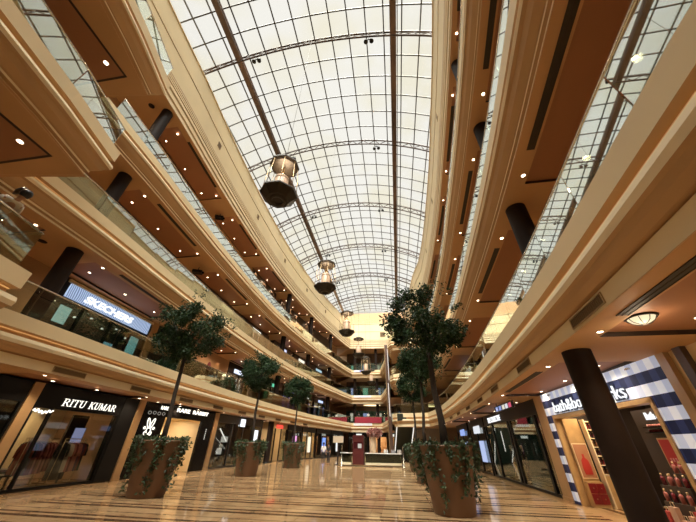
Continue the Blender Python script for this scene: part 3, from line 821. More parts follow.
mb.build('small_vertical_sign', [emat('dim_letter2', (1, .93, .8), .7)], r)
pilaster(LW(22.05), .5, PI / 2, 'tan stone pilaster right of the bright beige doorway')

# dark glazed shop with posters
r, w = root_between('shopfront', LW(22.6), LW(30.2), 0, 'dark glazed shopfront with white poster, behind the second potted tree', 'shop')
shell(r, w, H0, 2.5, INTDARK, FLOORM); front(r, w, H0, 2.9, [.05, 2.2, 4.0, 5.6, w - .05], .1, CHAR, CHAR)
shoplight(r, (3, 1.2, 3.3), 30, 4, 1)
bx('lit_poster', emat('white_poster', (.9, .93, .95), 1.1), r, 5.75, 6.75, -.1, -.07, .5, 2.6)
bx('round_sign_box', emat('lit_sign', (.9, .92, 1), 1.3), r, 3.3, 3.95, -.15, -.06, 2.75, 3.3)
mb = MB(); mb.bar((1.0, .3, 2.5), (2.2, .3, 1.7), .06, .06); mb.build('light_tube', [LEDE], r)
for k, (x, z) in enumerate(((1.0, 1.3), (2.6, 1.1), (2.9, 1.9))):
    t = empty('display_case', label='small lit goods case inside the dark glazed shop, %s one' % ('left', 'middle', 'right')[k], cat='display case'); place(t, r, (x, .9, .012))
    bx('plinth', BLACK, t, -.3, .3, -.2, .2, 0, z - .3); bx('lit_top', emat('case_glow%d' % k, (.9, .85, .75), .5), t, -.25, .25, -.15, .15, z - .3, z + .1)

# warm lit shop with the red sign
r, w = root_between('shopfront', LW(31.6), LW(36.0), 0, 'small warm lit shop with red sign, behind the third potted tree', 'shop')
shell(r, w, H0, 2.5, BEIGE, FLOORM); front(r, w, H0, 2.95, [.05, 1.6, 3.0, w - .05], .08, COLBROWN, PILAST, door=1)
shoplight(r, (2, 1.2, 3.3), 55, 3, 1)
bx('red_sign', emat('red_sign', (.9, .08, .05), 1.0), r, 1.6, 3.2, -.12, -.06, 2.95, 3.3)
for k in range(4):
    t = empty('goods_shelf', label='dark goods shelf inside the warm lit shop, %s from the left' % ORD[k], cat='shelf'); place(t, r, (.6 + k * 1.05, 2.2, .012))
    for z in (.4, .9, 1.4, 1.9): bx('board', COLBROWN, t, -.4, .4, -.15, .15, z, z + .04)
    for s in (-.4, .38): bx('upright', COLBROWN, t, s, s + .02, -.15, .15, 0, 2.0)
specs = [(36.3, 40.2, 'dark shopfront with pink lit poster on the far left ground floor', (.8, .35, .7), 'pink'), (40.5, 44.5, 'pale lit shopfront on the far left ground floor, right of the pink poster', (.9, .8, .6), 'pale'), (44.8, 50, 'far left shopfront with a blue lit panel', (.2, .35, .9), 'blue'), (50.3, 55.5, 'last shopfront of the left ground floor, with a white lit panel', (.9, .9, .9), 'white')]
for y0, y1, lab, col, nmn in specs:
    r, w = root_between('shopfront', LW(y0), LW(y1), 0, lab, 'shop')
    shell(r, w, H0, 2.2, BEIGE if nmn == 'pale' else INTDARK, FLOORM); front(r, w, H0, 2.9, [.05, w * .35, w * .7, w - .05], .1, BLACK)
    bx('lit_panel', emat('panel_' + nmn, col, 1.0), r, w * .42, w * .62, -.1, -.06, .7, 2.4)
    shoplight(r, (w / 2, 1.1, 3.3), 45 if nmn == 'pale' else 25, 2, 1)
# far end shops on the ground floor
for x0, x1, lab, e, gm in ((-8.6, -5.2, 'far end shopfront left of the red booth, ground floor', 25, INTDARK), (-5.0, -1.8, 'bright far end shopfront behind the kiosk, ground floor', 160, INTWARM), (-1.6, .9, 'dim far end shopfront right of the kiosk, ground floor', 60, INTWARM)):
    r, w = root_between('shopfront', (x0, 57.9), (x1, 57.9), 0, lab, 'shop')
    shell(r, w, H0, 3, gm, FLOORM); front(r, w, H0, 2.8, [.05, w / 2, w - .05], .1, BLACK)
    bx('lit_sign', emat('sign_' + str(int(e)), (.9, .92, .85), .9), r, w * .25, w * .7, -.12, -.06, 2.9, 3.25); shoplight(r, (w / 2, 1.5, 3.3), e, 2, 1.5)

# ---- right side, ground floor
def gingham():
    m, nt, N, L, b = newmat('navy_white_gingham')
    tc = N.new('ShaderNodeTexCoord'); sp = N.new('ShaderNodeSeparateXYZ'); L.new(tc.outputs['Object'], sp.inputs[0])
    def M(op, a, v):
        n = N.new('ShaderNodeMath'); n.operation = op; L.new(a, n.inputs[0]); n.inputs[1].default_value = v; return n.outputs[0]
    def mix(f, a, c):
        n = N.new('ShaderNodeMix'); n.data_type = 'RGBA'; L.new(f, n.inputs[0])
        for i, q in ((6, a), (7, c)):
            if isinstance(q, tuple): n.inputs[i].default_value = (*q, 1)
            else: L.new(q, n.inputs[i])
        return n.outputs[2]
    z = M('LESS_THAN', M('FLOORED_MODULO', M('SUBTRACT', sp.outputs['Z'], 2.68), .52), .26)
    x = M('LESS_THAN', M('FLOORED_MODULO', sp.outputs['X'], .44), .22)
    white = mix(x, (.72, .76, .85), (.5, .57, .72)); navy = mix(x, (.02, .028, .085), (.008, .012, .04))
    q = mix(z, navy, white); L.new(q, b.inputs['Base Color']); L.new(q, b.inputs['Emission Color']); b.inputs['Emission Strength'].default_value = .3   # backlit light-box front
    b.inputs['Roughness'].default_value = .5; b.inputs['Specular IOR Level'].default_value = .2
    return m
GING = gingham()
R0 = (6.1, 13.95)
r, w = root_between('shopfront', R0, (6.1, 7.6), 0, 'soap shop with navy and white checked front behind the near round column', 'shop')
mb = MB(); mb.box(0, .52, -.08, .12, 0, H0); mb.box(5.65, w, -.08, .12, 0, H0); mb.box(.52, 5.65, -.08, .12, 2.62, H0); mb.build('checked_facade', [GING], r)
OAK = pm('pale_oak', (.5, .32, .14), .4, var=.12, vscale=4)
mb = MB(); mb.box(.52, .62, -.12, .14, 0, 2.62); mb.box(5.55, 5.65, -.12, .14, 0, 2.62); mb.box(.52, 5.65, -.12, .14, 2.55, 2.66); mb.build('oak_frame', [OAK], r)
shell(r, w, H0, 3.6, INTDARK, FLOORM, INTDARK)
shoplight(r, (1.8, 1.0, 3.2), 90, 1.5, 1.2); shoplight(r, (4.8, .5, 3.2), 45, 1.0, .6)
NAVY = pm('navy_letter_edge', (.006, .01, .035), .3)
text('letter_backing', 'bath&body works', .5, NAVY, r, (.86, -.10, 2.74), ext=.02, off=.03, fit=4.1)
text('letters', 'bath&body works', .5, LETTERW, r, (.9, -.135, 2.74), ext=.02, off=-.006, fit=4.02)
mb = MB()
for k in range(11): mb.box(.85 + k * .11, .9 + k * .11, -.095, -.085, 3.13 + .02 * (k % 3), 3.2)
mb.build('small_letters', [NAVY], r)
for x in (.75, 2.9, 5.3): bx('facade_spot', STEEL, r, x, x + .14, -.13, -.08, 3.33, 3.37)
lamp('facade_wash', 'AREA', (3.2, -1.1, 3.38), 16, (.9, .93, 1), r, 5.5, (.5, 0, 0), sy=.12)
bx('side_panel', OAK, r, .64, .72, .1, .62, 0, 2.55)
t = empty('framed_poster', label='poster of a red perfume bottle on the oak panel of the soap shop', cat='poster'); place(t, r, (.725, .36, .75), PI / 2); t.scale = (.7, 1, 1)
bx('frame', CREAM2, t, -.34, .34, -.02, 0, 0, 1.02); bx('picture', pm('poster_sand', (.45, .22, .12), .4), t, -.31, .31, -.026, -.02, .03, .99)
mb = MB(); mb.lathe([(.001, .1), (.17, .1), (.2, .3), (.16, .5), (.05, .58), (.05, .68), (.001, .68)], 18, smooth=True); o = mb.build('red_bottle', [pm('poster_red', (.5, .05, .04), .3)], t); o.scale = (1, .1, 1); o.location = (0, -.03, .02)
t = empty('red_drawer_unit', label='deep red drawer unit at the foot of the oak panel in the soap shop', cat='drawers'); place(t, r, (.78, .36, .0), PI / 2); t.scale = (.7, 1, 1)
bx('carcass', OAK, t, -.36, .36, -.12, .05, .0, .68)
for i in range(2):
    for j in range(2): 
        d = bx('drawer', pm('drawer_red', (.2, .012, .015), .35), t, -.33 + i * .34, -.01 + i * .34, -.14, -.12, .1 + j * .28, .36 + j * .28); bx('knob', BRASS, d, -.19 + i * .34, -.15 + i * .34, -.165, -.14, .22 + j * .28, .25 + j * .28)
t = empty('bottle_shelf', label='lit white wall shelf full of dark bottles in the soap shop', cat='shelf'); place(t, r, (.95, 1.32, .012), PI / 2)
bx('back_panel', INTDARK, t, -.62, .62, .2, .24, .8, 2.45)
for s in (-.66, .62): bx('upright', CREAM2, t, s, s + .04, -.05, .22, .0, 2.5)
for k in range(7): bx('board', CREAM2, t, -.62, .62, -.05, .2, .86 + k * .26, .885 + k * .26)
bx('cupboard', OAK, t, -.62, .62, -.05, .2, 0, .84)
bm_ = [pm('bottle_plum', (.07, .015, .025), .25), pm('bottle_wine', (.16, .02, .03), .25), pm('bottle_amber', (.2, .09, .04), .25), pm('bottle_rose', (.42, .14, .13), .3)]
def bottle(k, label, group, s=1.):
    t = empty('bottle', label=label, cat='bottle', group=group)
    mb = MB(); mb.lathe([(.001, 0), (.035, 0), (.036, .11), (.025, .135), (.013, .14), (.013, .15)], 10); mb.build('flask', [bm_[k % 4]], t)
    mb = MB(); mb.lathe([(.017, .15), (.017, .185), (.001, .185)], 10); mb.build('cap', [BRASS], t)
    t.scale = (s, s, s); return t
bp = [bottle(k, 'x', 'x') for k in range(4)]
used = set()
def put_bottle(k, r, p, label, group, s=1.):
    t = bp[k] if k not in used else copy_tree(bp[k]); used.add(k)
    place(t, r, p); t['label'] = label; t['group'] = group; t.scale = (s, s, s)
for q in range(6):
    for i in range(11): put_bottle(q % 2 if q % 3 else 2, r, (.88, .78 + i * .108, .898 + q * .26), 'dark bottle on the %s board of the lit white wall shelf' % ['lowest', 'second lowest', 'third lowest', 'third highest', 'second highest', 'highest'][q], 'bottles on board %s of the wall shelf' % ORD[q])
# right half of the soap shop
text('inner_sign', 'Bath & Body', .24, LETTERW, r, (4.0, .7, 2.3), ext=.01, off=.006, fit=.95)
bx('inner_wall', INTDARK, r, 3.5, 5.6, .72, .78, .0, 2.55)
t = empty('red_poster', label='red framed poster beside the near column in the soap shop', cat='poster'); place(t, r, (4.6, .62, 1.25))
bx('frame', OAK, t, -.42, .42, -.03, .0, 0, .62); bx('picture', pm('poster_red2', (.45, .03, .03), .4), t, -.38, .38, -.036, -.03, .04, .58)
mb = MB()
for k in range(7): mb.box(-.28 + k * .08, -.235 + k * .08, -.042, -.036, .12, .2)
mb.build('poster_lettering', [pm('poster_pink', (.7, .3, .28), .5)], t)
for k, z in enumerate((2.1, 1.98)):
    t = empty('wall_ledge', label='narrow dark ledge with small jars in the soap shop, %s one' % ('upper', 'lower')[k], cat='shelf'); place(t, r, (4.45, .62, z))
    bx('board', COLBROWN, t, -.45, .45, -.1, .08, 0, .02)
    for q in range(9):
        mb = MB(); mb.lathe([(.001, .02), (.03, .02), (.03, .08), (.001, .08)], 8, c=(-.38 + q * .095, 0, 0)); mb.build('jar', [bm_[3 if k == 0 else 1]], t)
for k, (x, y, z) in enumerate(((4.6, .12, .9), (4.65, -.0, .6), (5.0, .22, 1.15))):
    t = empty('display_step', label='dark display step piled with red and pink goods, %s one' % ('middle', 'lowest', 'highest')[k], cat='display stand'); place(t, r, (x, y + .2, .012))
    bx('block', INTDARK, t, -.45, .4 if k < 2 else .25, -.12, .12, 0, z - .012)
    for q in range(7):
        put_bottle(3 if (q + k) % 3 else 1, r, (x - .38 + q * .11 * (1 if k < 2 else .85), y + .2 + .05 * ((q % 2) * 2 - 1), z + .002), 'red or pink bottle on the %s display step of the soap shop' % ('middle', 'lowest', 'highest')[k], 'bottles on the %s step' % ('middle', 'lowest', 'highest')[k], 1.25)
for k in range(6):
    t = empty('gift_bag', label='pink or red gift bag in the soap shop display, %s from the left' % ORD[k], cat='bag'); place(t, r, (4.3 + k * .22, -.13, .012), random.uniform(-.3, .3))
    m = pm('bag_%d' % k, random.choice([(.5, .06, .06), (.7, .3, .27), (.62, .42, .33)]), .5)
    hh = .34 + .1 * (k % 3); bx('bag_body', m, t, -.085, .085, -.05, .05, 0, hh)
    mb = MB(); mb.tube([(-.05, 0, hh), (-.04, 0, hh + .08), (.04, 0, hh + .08), (.05, 0, hh)], .006, 5); mb.build('handle', [CREAM2], t)
# frame and wall at the right edge
mb = MB(); mb.box(6.0, 6.25, 7.35, 7.58, 0, H0); mb.build('trim_20', [PILAST], kind='structure')
mb = MB(); mb.box(6.0, 6.22, 6.9, 7.1, 0, H0); mb.build('trim_21', [WALLD], kind='structure')
mb = MB(); mb.box(6.12, 6.3, -8, 7.35, 0, H0); mb.build('wall_right', [CREAM], kind='structure')
t = empty('exit_sign', (6.1, 6.1, 3.05), -PI / 2, 'small green lit sign high on the cream wall at the right edge', 'sign'); bx('box', BLACK, t, -.2, .2, -.05, 0, -.09, .09); bx('green_face', emat('exit_green', (.1, .7, .2), .5), t, -.18, .18, -.056, -.05, -.07, .07)
pilaster((6.12, 14.72), .75, -PI / 2, 'tan stone pilaster left of the checked soap shop')
# dark shop with green interior
r, w = root_between('shopfront', (6.3, 24.6), (6.15, 14.75), 0, 'black framed shop with dark green interior, left of the checked soap shop', 'shop')
shell(r, w, H0, 3.5, INTGREEN, FLOORM, INTDARK)
front(r, w, H0, 2.85, [.1, 1.9, 5.2, 5.6, w - .75, w - .12], .2, BLACK)
text('lit_name', 'THE COLLECTIVE', .42, LETTERW, r, (1.3, -.08, 2.97), ext=.012, off=.006, sx=.9)
shoplight(r, (7, 1.2, 3.3), 45, 2, 1); shoplight(r, (3, 1.4, 3.3), 30, 2, 1, (.8, 1, .8))
bx('display_panel', INTWARM, r, 6.0, 7.6, 1.2, 1.3, .2, 2.6)
bx('light_tube', emat('amber_tube', (1, .75, .35), 2.2), r, 6.5, 6.58, .9, .95, .5, 2.3)
bx('light_tube', LEDE, r, 1.6, 1.64, .5, .54, 1.4, 2.5)
bx('red_disc', pm('red_disc', (.35, .06, .03), .5), r, 6.5, 7.1, 1.15, 1.19, 2.0, 2.5)
# hanging sign board under the ceiling
t = empty('hanging_sign', (5.0, 15.6, 3.18), -PI / 2, 'black hanging direction sign with coloured symbols under the right ceiling', 'sign')
bx('board', BLACK, t, -1.3, 1.3, -.03, .03, -.14, .14)
for x in (-1.0, 1.0):
    mb = MB(); mb.tube([(x, 0, .14), (x, 0, .27)], .015, 6); mb.build('hanger', [BLACK], t)
for k, (x, c) in enumerate(((-.95, (.3, .4, .8)), (-.45, (.3, .4, .8)), (.05, (.9, .85, .7)), (.5, (.85, .88, .95)), (.95, (.75, .1, .2)))): bx('symbol', emat('symbol_%d' % k, c, .7), t, x - .17, x + .17, -.036, -.03, -.09, .09)
for y0, y1, lab, c in ((30.4, 24.9, 'dim shopfront beyond the green shop on the right, with white lit sign', (.9, .93, 1)), (36.5, 30.7, 'last shopfront on the right ground floor, with blue lit sign', (.35, .5, 1))):
    r, w = root_between('shopfront', (6.4, y0), (6.32, y1), 0, lab, 'shop'); shell(r, w, H0, 2.5, INTDARK, FLOORM); front(r, w, H0, 2.85, [.1, w / 2, w - .1], .12, BLACK)
    bx('lit_sign', emat('signR%d' % int(y0), c, .7), r, w * .4, w * .75, -.14, -.06, 2.5, 3.0); bx('lit_poster', emat('posterR%d' % int(y0), (.45, .55, .85), .8), r, w * .6, w * .85, -.12, -.08, .7, 2.0); shoplight(r, (w / 2, 1.2, 3.3), 30, 2, 1)

# ------------------------------------------------------------------ upper storeys: walls and shops
def wave_mat():
    m, nt, N, L, b = newmat('wavy_led_board')
    tc = N.new('ShaderNodeTexCoord'); wv = N.new('ShaderNodeTexWave'); wv.wave_type = 'BANDS'; wv.bands_direction = 'X'
    wv.inputs['Scale'].default_value = 3.2; wv.inputs['Distortion'].default_value = 5; wv.inputs['Detail'].default_value = 0; wv.inputs['Detail Scale'].default_value = .6
    L.new(tc.outputs['Object'], wv.inputs['Vector'])
    rp = N.new('ShaderNodeValToRGB'); e = rp.color_ramp.elements
    e[0].position = .3; e[0].color = (.06, .12, .26, 1); e[1].position = .5; e[1].color = (.5, .62, .85, 1)
    L.new(wv.outputs['Fac'], rp.inputs['Fac']); L.new(rp.outputs['Color'], b.inputs['Emission Color']); b.inputs['Emission Strength'].default_value = .8
    b.inputs['Base Color'].default_value = (.05, .07, .1, 1)
    return m
for lv in (1, 2, 3):
    z0, z1 = ZT[lv] - .03, ZB[lv + 1]
    p = offs(LEFT, WL + (1.9 if lv == 1 else .05), 1)
    mb = MB()
    for a, b in zip(p, p[1:]): mb.quad((*a, z0), (*b, z0), (*b, z1), (*a, z1))
    mb.build('wall_left', [WALLM], kind='structure')
    if lv == 1:
        p = [q for q in offs(LEFT, WL - .05, 1) if q[1] < 9.0] + [(-14.5, 9.0)]; mb = MB()
        for a, b in zip(p, p[1:]): mb.quad((*a, z0), (*b, z0), (*b, z1), (*a, z1))
        mb.build('wall_left', [WALLM], kind='structure')
    p = offs(RIGHT, WR + .05, -1); mb = MB()
    for a, b in zip(p, p[1:]): mb.quad((*a, z0), (*b, z0), (*b, z1), (*a, z1))
    mb.build('wall_right', [WALLM], kind='structure')
def UL(y, d=WL):
    x, dr = at_y(offs(LEFT, d, 1), y); return (x, y)
z1 = ZT[1]; HU = ZB[2] - ZT[1] - .002
r, w = root_between('shopfront', UL(9.0, 3.22), UL(14.75, 3.05), z1, 'black shopfront on the left first gallery under a wavy pale blue lit name board', 'shop')
front(r, w, HU, 2.15, [.05, 1.5, 3.2, 4.6, w - .05], .1, BLACKGLOSS, BLACK); shell(r, w, HU, 1.7, INTDARK)
bx('led_board', wave_mat(), r, .35, w - .15, -.12, -.06, 2.22, 2.84)
bx('board_top', CREAM2, r, .2, w, -.16, -.06, 2.87, 3.0)
text('lit_name', 'SKECHERS', .47, emat('bright_letter', (.95, .97, 1), 1.1), r, (1.2, -.15, 2.34), ext=.03, shear=.22, off=.012, fit=3.0)
shoplight(r, (2.6, .8, 2.9), 25, 3, .8)
for k, (x, zz, w2, h2, c) in enumerate(((.55, 1.15, .55, .75, (.55, .75, .7)), (4.75, .75, .65, 1.1, (.3, .7, .75)), (3.2, .6, .7, .5, (.25, .5, .6)))): bx('lit_poster', emat('sk_poster%d' % k, c, .7), r, x, x + w2, .06, .09, zz, zz + h2)
for k in range(6): bx('shop_spot', LEDE, r, .9 + k * .8, .98 + k * .8, .5, .58, 2.0 - .25 * (k % 2), 2.06 - .25 * (k % 2))
pilaster(UL(14.8, 3.05), .5, PI / 2, 'tan pilaster right of the wavy blue name board on the left first gallery', HU, z1)
r, w = root_between('shopfront', UL(15.4, 3.05), UL(18.2, 3.0), z1, 'dark shopfront behind the crown of the nearest left tree, first gallery', 'shop')
front(r, w, HU, 2.3, [.05, w / 2, w - .05], .1, BLACK); shell(r, w, HU, 1.4, INTGREEN)
bx('white_case', emat('white_case', (.75, .8, .9), .6), r, .5, 2.2, .3, .5, .3, .9)
r, w = root_between('shopfront', UL(18.3, 3.0), UL(24.6, 2.9), z1, 'beige wall with red oval discs and lit niches on the left first gallery', 'shop')
mb = MB(); mb.box(0, w, -.02, .1, 0, HU); mb.build('beige_facade', [INTWARM], r)
for k, x in enumerate((.75, 3.4)):
    mb = MB(); mb.lathe([(.001, 0), (.3, 0), (.32, .03), (.3, .06), (.001, .06)], 24); d = mb.build('red_disc', [pm('disc_red%d' % k, (.22, .015, .02), .4)], r); d.rotation_euler = (PI / 2, 0, 0); d.location = (x, -.03, 1.9); d.scale = (.8, 1.25, 1)
for x in (2.3, 4.6): lamp('niche_spot', 'SPOT', (x, -.35, 2.9), 30, (1, .7, .4), r, .05, (.2, 0, 0), 1.2)
r, w = root_between('shopfront', UL(24.7, 2.95), UL(31.0, 2.9), z1, 'dark shopfront with small white and blue sign on the left first gallery', 'shop')
front(r, w, HU, 2.2, [.05, 2.1, 4.2, w - .05], .1, COLBROWN); shell(r, w, HU, 1.4, INTDARK)
bx('lit_sign', emat('white_blue_sign', (.75, .82, 1), 1.1), r, 1.0, 2.6, -.14, -.06, 2.28, 2.62); shoplight(r, (3, .8, 2.9), 35, 3, .8)
k = 0
for lv, spans in ((1, ((32.2, 36.6, (.1, .5, .3)), (36.9, 41.5, (.25, .2, .8)), (41.8, 46.5, (.8, .8, .75)), (46.8, 52, (.5, .6, .9)))), (2, ((19.0, 25.0, (.7, .55, .3)), (25.2, 31.0, (.7, .7, .6)), (32.5, 38.0, (.5, .55, .8)), (38.3, 44, (.8, .75, .6)), (44.3, 51, (.3, .45, .5)))), (3, ((25.0, 31, (.4, .5, .8)), (32.5, 38.0, (.5, .7, .5)), (38.3, 44, (.7, .6, .4)), (44.3, 51, (.5, .5, .6))))):
    for i, (a, b, c) in enumerate(spans):
        z = ZT[lv]; HH = ZB[lv + 1] - z - .002; dd = 2.85 if lv == 1 else 2.7
        r, w = root_between('shopfront', UL(a, dd), UL(b, dd), z, 'dark shopfront with lit sign on the left %s gallery, %s from the near end' % (nm[lv], ORD[i]), 'shop', 'far shopfronts on the left galleries')
        front(r, w, HH, 2.3, [.05, w / 3, 2 * w / 3, w - .05], .1, COLBROWN, WALLD); shell(r, w, min(HH, 3.2), .5 if lv > 1 else 1.4, INTGREEN if i % 2 else INTDARK)
        bx('lit_sign', emat('upper_sign%d_%d' % (lv, i), c, 1.1), r, w * .3, w * .62, -.14, -.06, 2.4, 2.72)
        for q in range(3): bx('lit_panel', emat('upper_panel%d_%d_%d' % (lv, i, q), tuple(min(1, v * random.uniform(.5, 1.2)) for v in c), .45), r, w * (.1 + .3 * q), w * (.1 + .3 * q) + .7, .12, .15, .5, 1.9)
        shoplight(r, (w / 2, .25, 2.9), 14, 3, .3)
# right first gallery: dark shop whose lit strokes show above the glass
r, w = root_between('shopfront', (7.0, 31.5), (6.98, 22.5), ZT[1], 'dark shopfront with tall white lit strokes on the right first gallery', 'shop')
front(r, w, HU, 2.2, [.05, 3, 6, w - .05], .1, BLACK); shell(r, w, HU, .28, INTGREEN)
for k in range(5): bx('lit_stroke', LETTERW, r, 1.4 + k * .55, 1.6 + k * .55, -.12, -.06, 2.3 - .1 * (k % 2), 2.9)
# far end galleries: back shops
for lv in (1, 2, 3):
    z = ZT[lv]; HH = ZB[lv + 1] - z - .002
    r, w = root_between('shopfront', (-9.5, 60.5), (.9, 60.5), z, 'dim shopfront across the far end of the %s gallery' % nm[lv], 'shop', 'far end shopfronts')
    front(r, w, HH, 2.3, [.05, 2.5, 5, 7.5, w - .05], .1, COLBROWN, WALLD); shell(r, w, HH, 1., INTGREEN)
    for q in range(4): bx('lit_panel', emat('end_panel%d_%d' % (lv, q), random.choice([(.2, .6, .45), (.8, .75, .6), (.4, .5, .8)]), .6), r, .8 + q * 2.5, 1.8 + q * 2.5, .2, .24, .6, 1.9)
    shoplight(r, (5, .5, 2.9), 40, 6, .6)
# wall between far gallery and right block
mb = MB(); mb.box(1.0, 1.2, 48.6, 63, 0, 22.8); mb.build('wall_side', [WALLM], kind='structure')
# banners hung on the far end
t = empty('red_banner', (-5.2, 55.9, ZT[1]), 0, 'long red banner on the far end balustrade of the first gallery', 'banner'); bx('cloth', pm('banner_red', (.28, .012, .03), .7), t, -2.0, 2.7, -.03, .0, .02, .92); bx('top_rod', BRASS, t, -2.03, 2.73, -.035, .01, .92, .95)
for lv, w2, c in ((1, 'lowest', (.75, .74, .78)), (2, 'middle', (.75, .74, .78)), (3, 'highest', (.72, .74, .85))):
    t = empty('white_banner', (-6.2, 55.93, ZT[lv]), 0, 'pale notice strip on the cream edge at the far end, %s of three' % w2, 'banner', 'pale notice strips at the far end'); bx('board', pm('notice%d' % lv, c, .5), t, -1.2, 2.0 if lv < 3 else 1.1, -.03, 0, -.38, -.02)
    if lv == 3: bx('blue_print', pm('notice_blue', (.08, .1, .5), .5), t, -.1, 1.0, -.036, -.03, -.33, -.08)
t = empty('oval_ceiling_lamp', (-4.3, 58.4, 7.84), 0, 'large oval glowing ceiling lamp at the far end of the first gallery', 'ceiling lamp'); mb = MB(); mb.lathe([(.001, -.08), (.8, -.07), (.95, 0)], 28); o = mb.build('diffuser', [emat('oval_glow', (1, .75, .4), 2)], t); mb = MB(); mb.lathe([(.95, 0), (1.02, -.03), (1.05, 0)], 28); mb.build('rim', [BRASS], t); t.scale = (1.7, 1, 1)

# ------------------------------------------------------------------ escalators
def escalator(x0, x1, ytop, zt, zb, label, rz=0.):
    run = (zt - zb) / .577
    t = empty('escalator', (x0, ytop, zb), rz, label, 'escalator', 'escalators at the far right')
    w = x1 - x0; Hh = zt - zb
    mb = MB(); P = [(-.9, Hh), (-.9, Hh - .55), (.1, Hh - .75), (run, -.0), (run + 1.4, -.0), (run + 1.4, .05), (run, .05), (0, Hh)]
    # side profile (y, z)
    P = [(-.9, Hh - .02), (-.9, Hh - .7), (.0, Hh - .9), (run - 1.3, .02), (run + .4, .02), (run + .4, .1), (run, .1), (0, Hh - .02)]
    n = len(P)
    for x in (0, w): mb.v += [(x, y, z) for y, z in P]
    for k in range(n): k2 = (k + 1) % n; mb.face((k, k2, n + k2, n + k))
    for a in ((0, 1, 2, 7), (2, 3, 6, 7), (3, 4, 5, 6)): mb.face(a); mb.face([n + q for q in a][::-1])
    mb.build('casing', [pm('escalator_casing', (.022, .028, .022), .35)], t)
    mb = MB(); m = 22
    for k in range(m):
        y = run * (k + .5) / m; z = Hh * (1 - (k + .5) / m); mb.box(.25, w - .25, y - run / m / 2, y + run / m / 2, z - .1, z + .09)
    mb.build('steps', [STEEL], t)
    for s, x in (('left', .1), ('right', w - .1)):
        mb = MB(); q = .006
        Q = [(-.6, Hh), (0, Hh), (run, .1), (run + .3, .1)]
        for a, b in zip(Q, Q[1:]):
            n0 = len(mb.v)
            for xx in (x - q, x + q): mb.v += [(xx, a[0], a[1]), (xx, b[0], b[1]), (xx, b[0], b[1] + .85), (xx, a[0], a[1] + .85)]
            for f in ((0, 1, 2, 3), (7, 6, 5, 4), (0, 4, 5, 1), (3, 2, 6, 7), (0, 3, 7, 4), (1, 5, 6, 2)): mb.face([n0 + i for i in f])
        mb.build('glass_side', [GLASS], t)
        mb = MB(); mb.tube([(x, a[0], a[1] + .9) for a in Q], .04, 8); mb.build('handrail', [BLACK], t)
        xx = .03 if s == 'left' else w - .03
        mb = MB(); mb.bar((xx, .0, Hh - .94), (xx, run - 1.5, .06), .07, .06); mb.build('light_strip', [LEDE], t)
escalator(.05, 2.1, 38.6, 4.75, 0, 'dark escalator with lit edges rising from the ground floor at the far right', .1)
t = empty('lift_pier', (-.85, 44, 0), 0, 'tall dark brown pier with a white lit edge at the right of the far galleries', 'pier')
bx('shaft', pm('pier_brown', (.09, .045, .028), .5), t, -.24, .24, -.3, .3, 0, 14.6)
for k in range(2): bx('light_strip', LEDE, t, .02 + .16 * k, .08 + .16 * k, -.33, -.3, 4.9 + 4.6 * k, 9.1 + 4.8 * k)
bx('side_trim', BRASS, t, -.26, -.21, -.32, -.28, 0, 14.6)

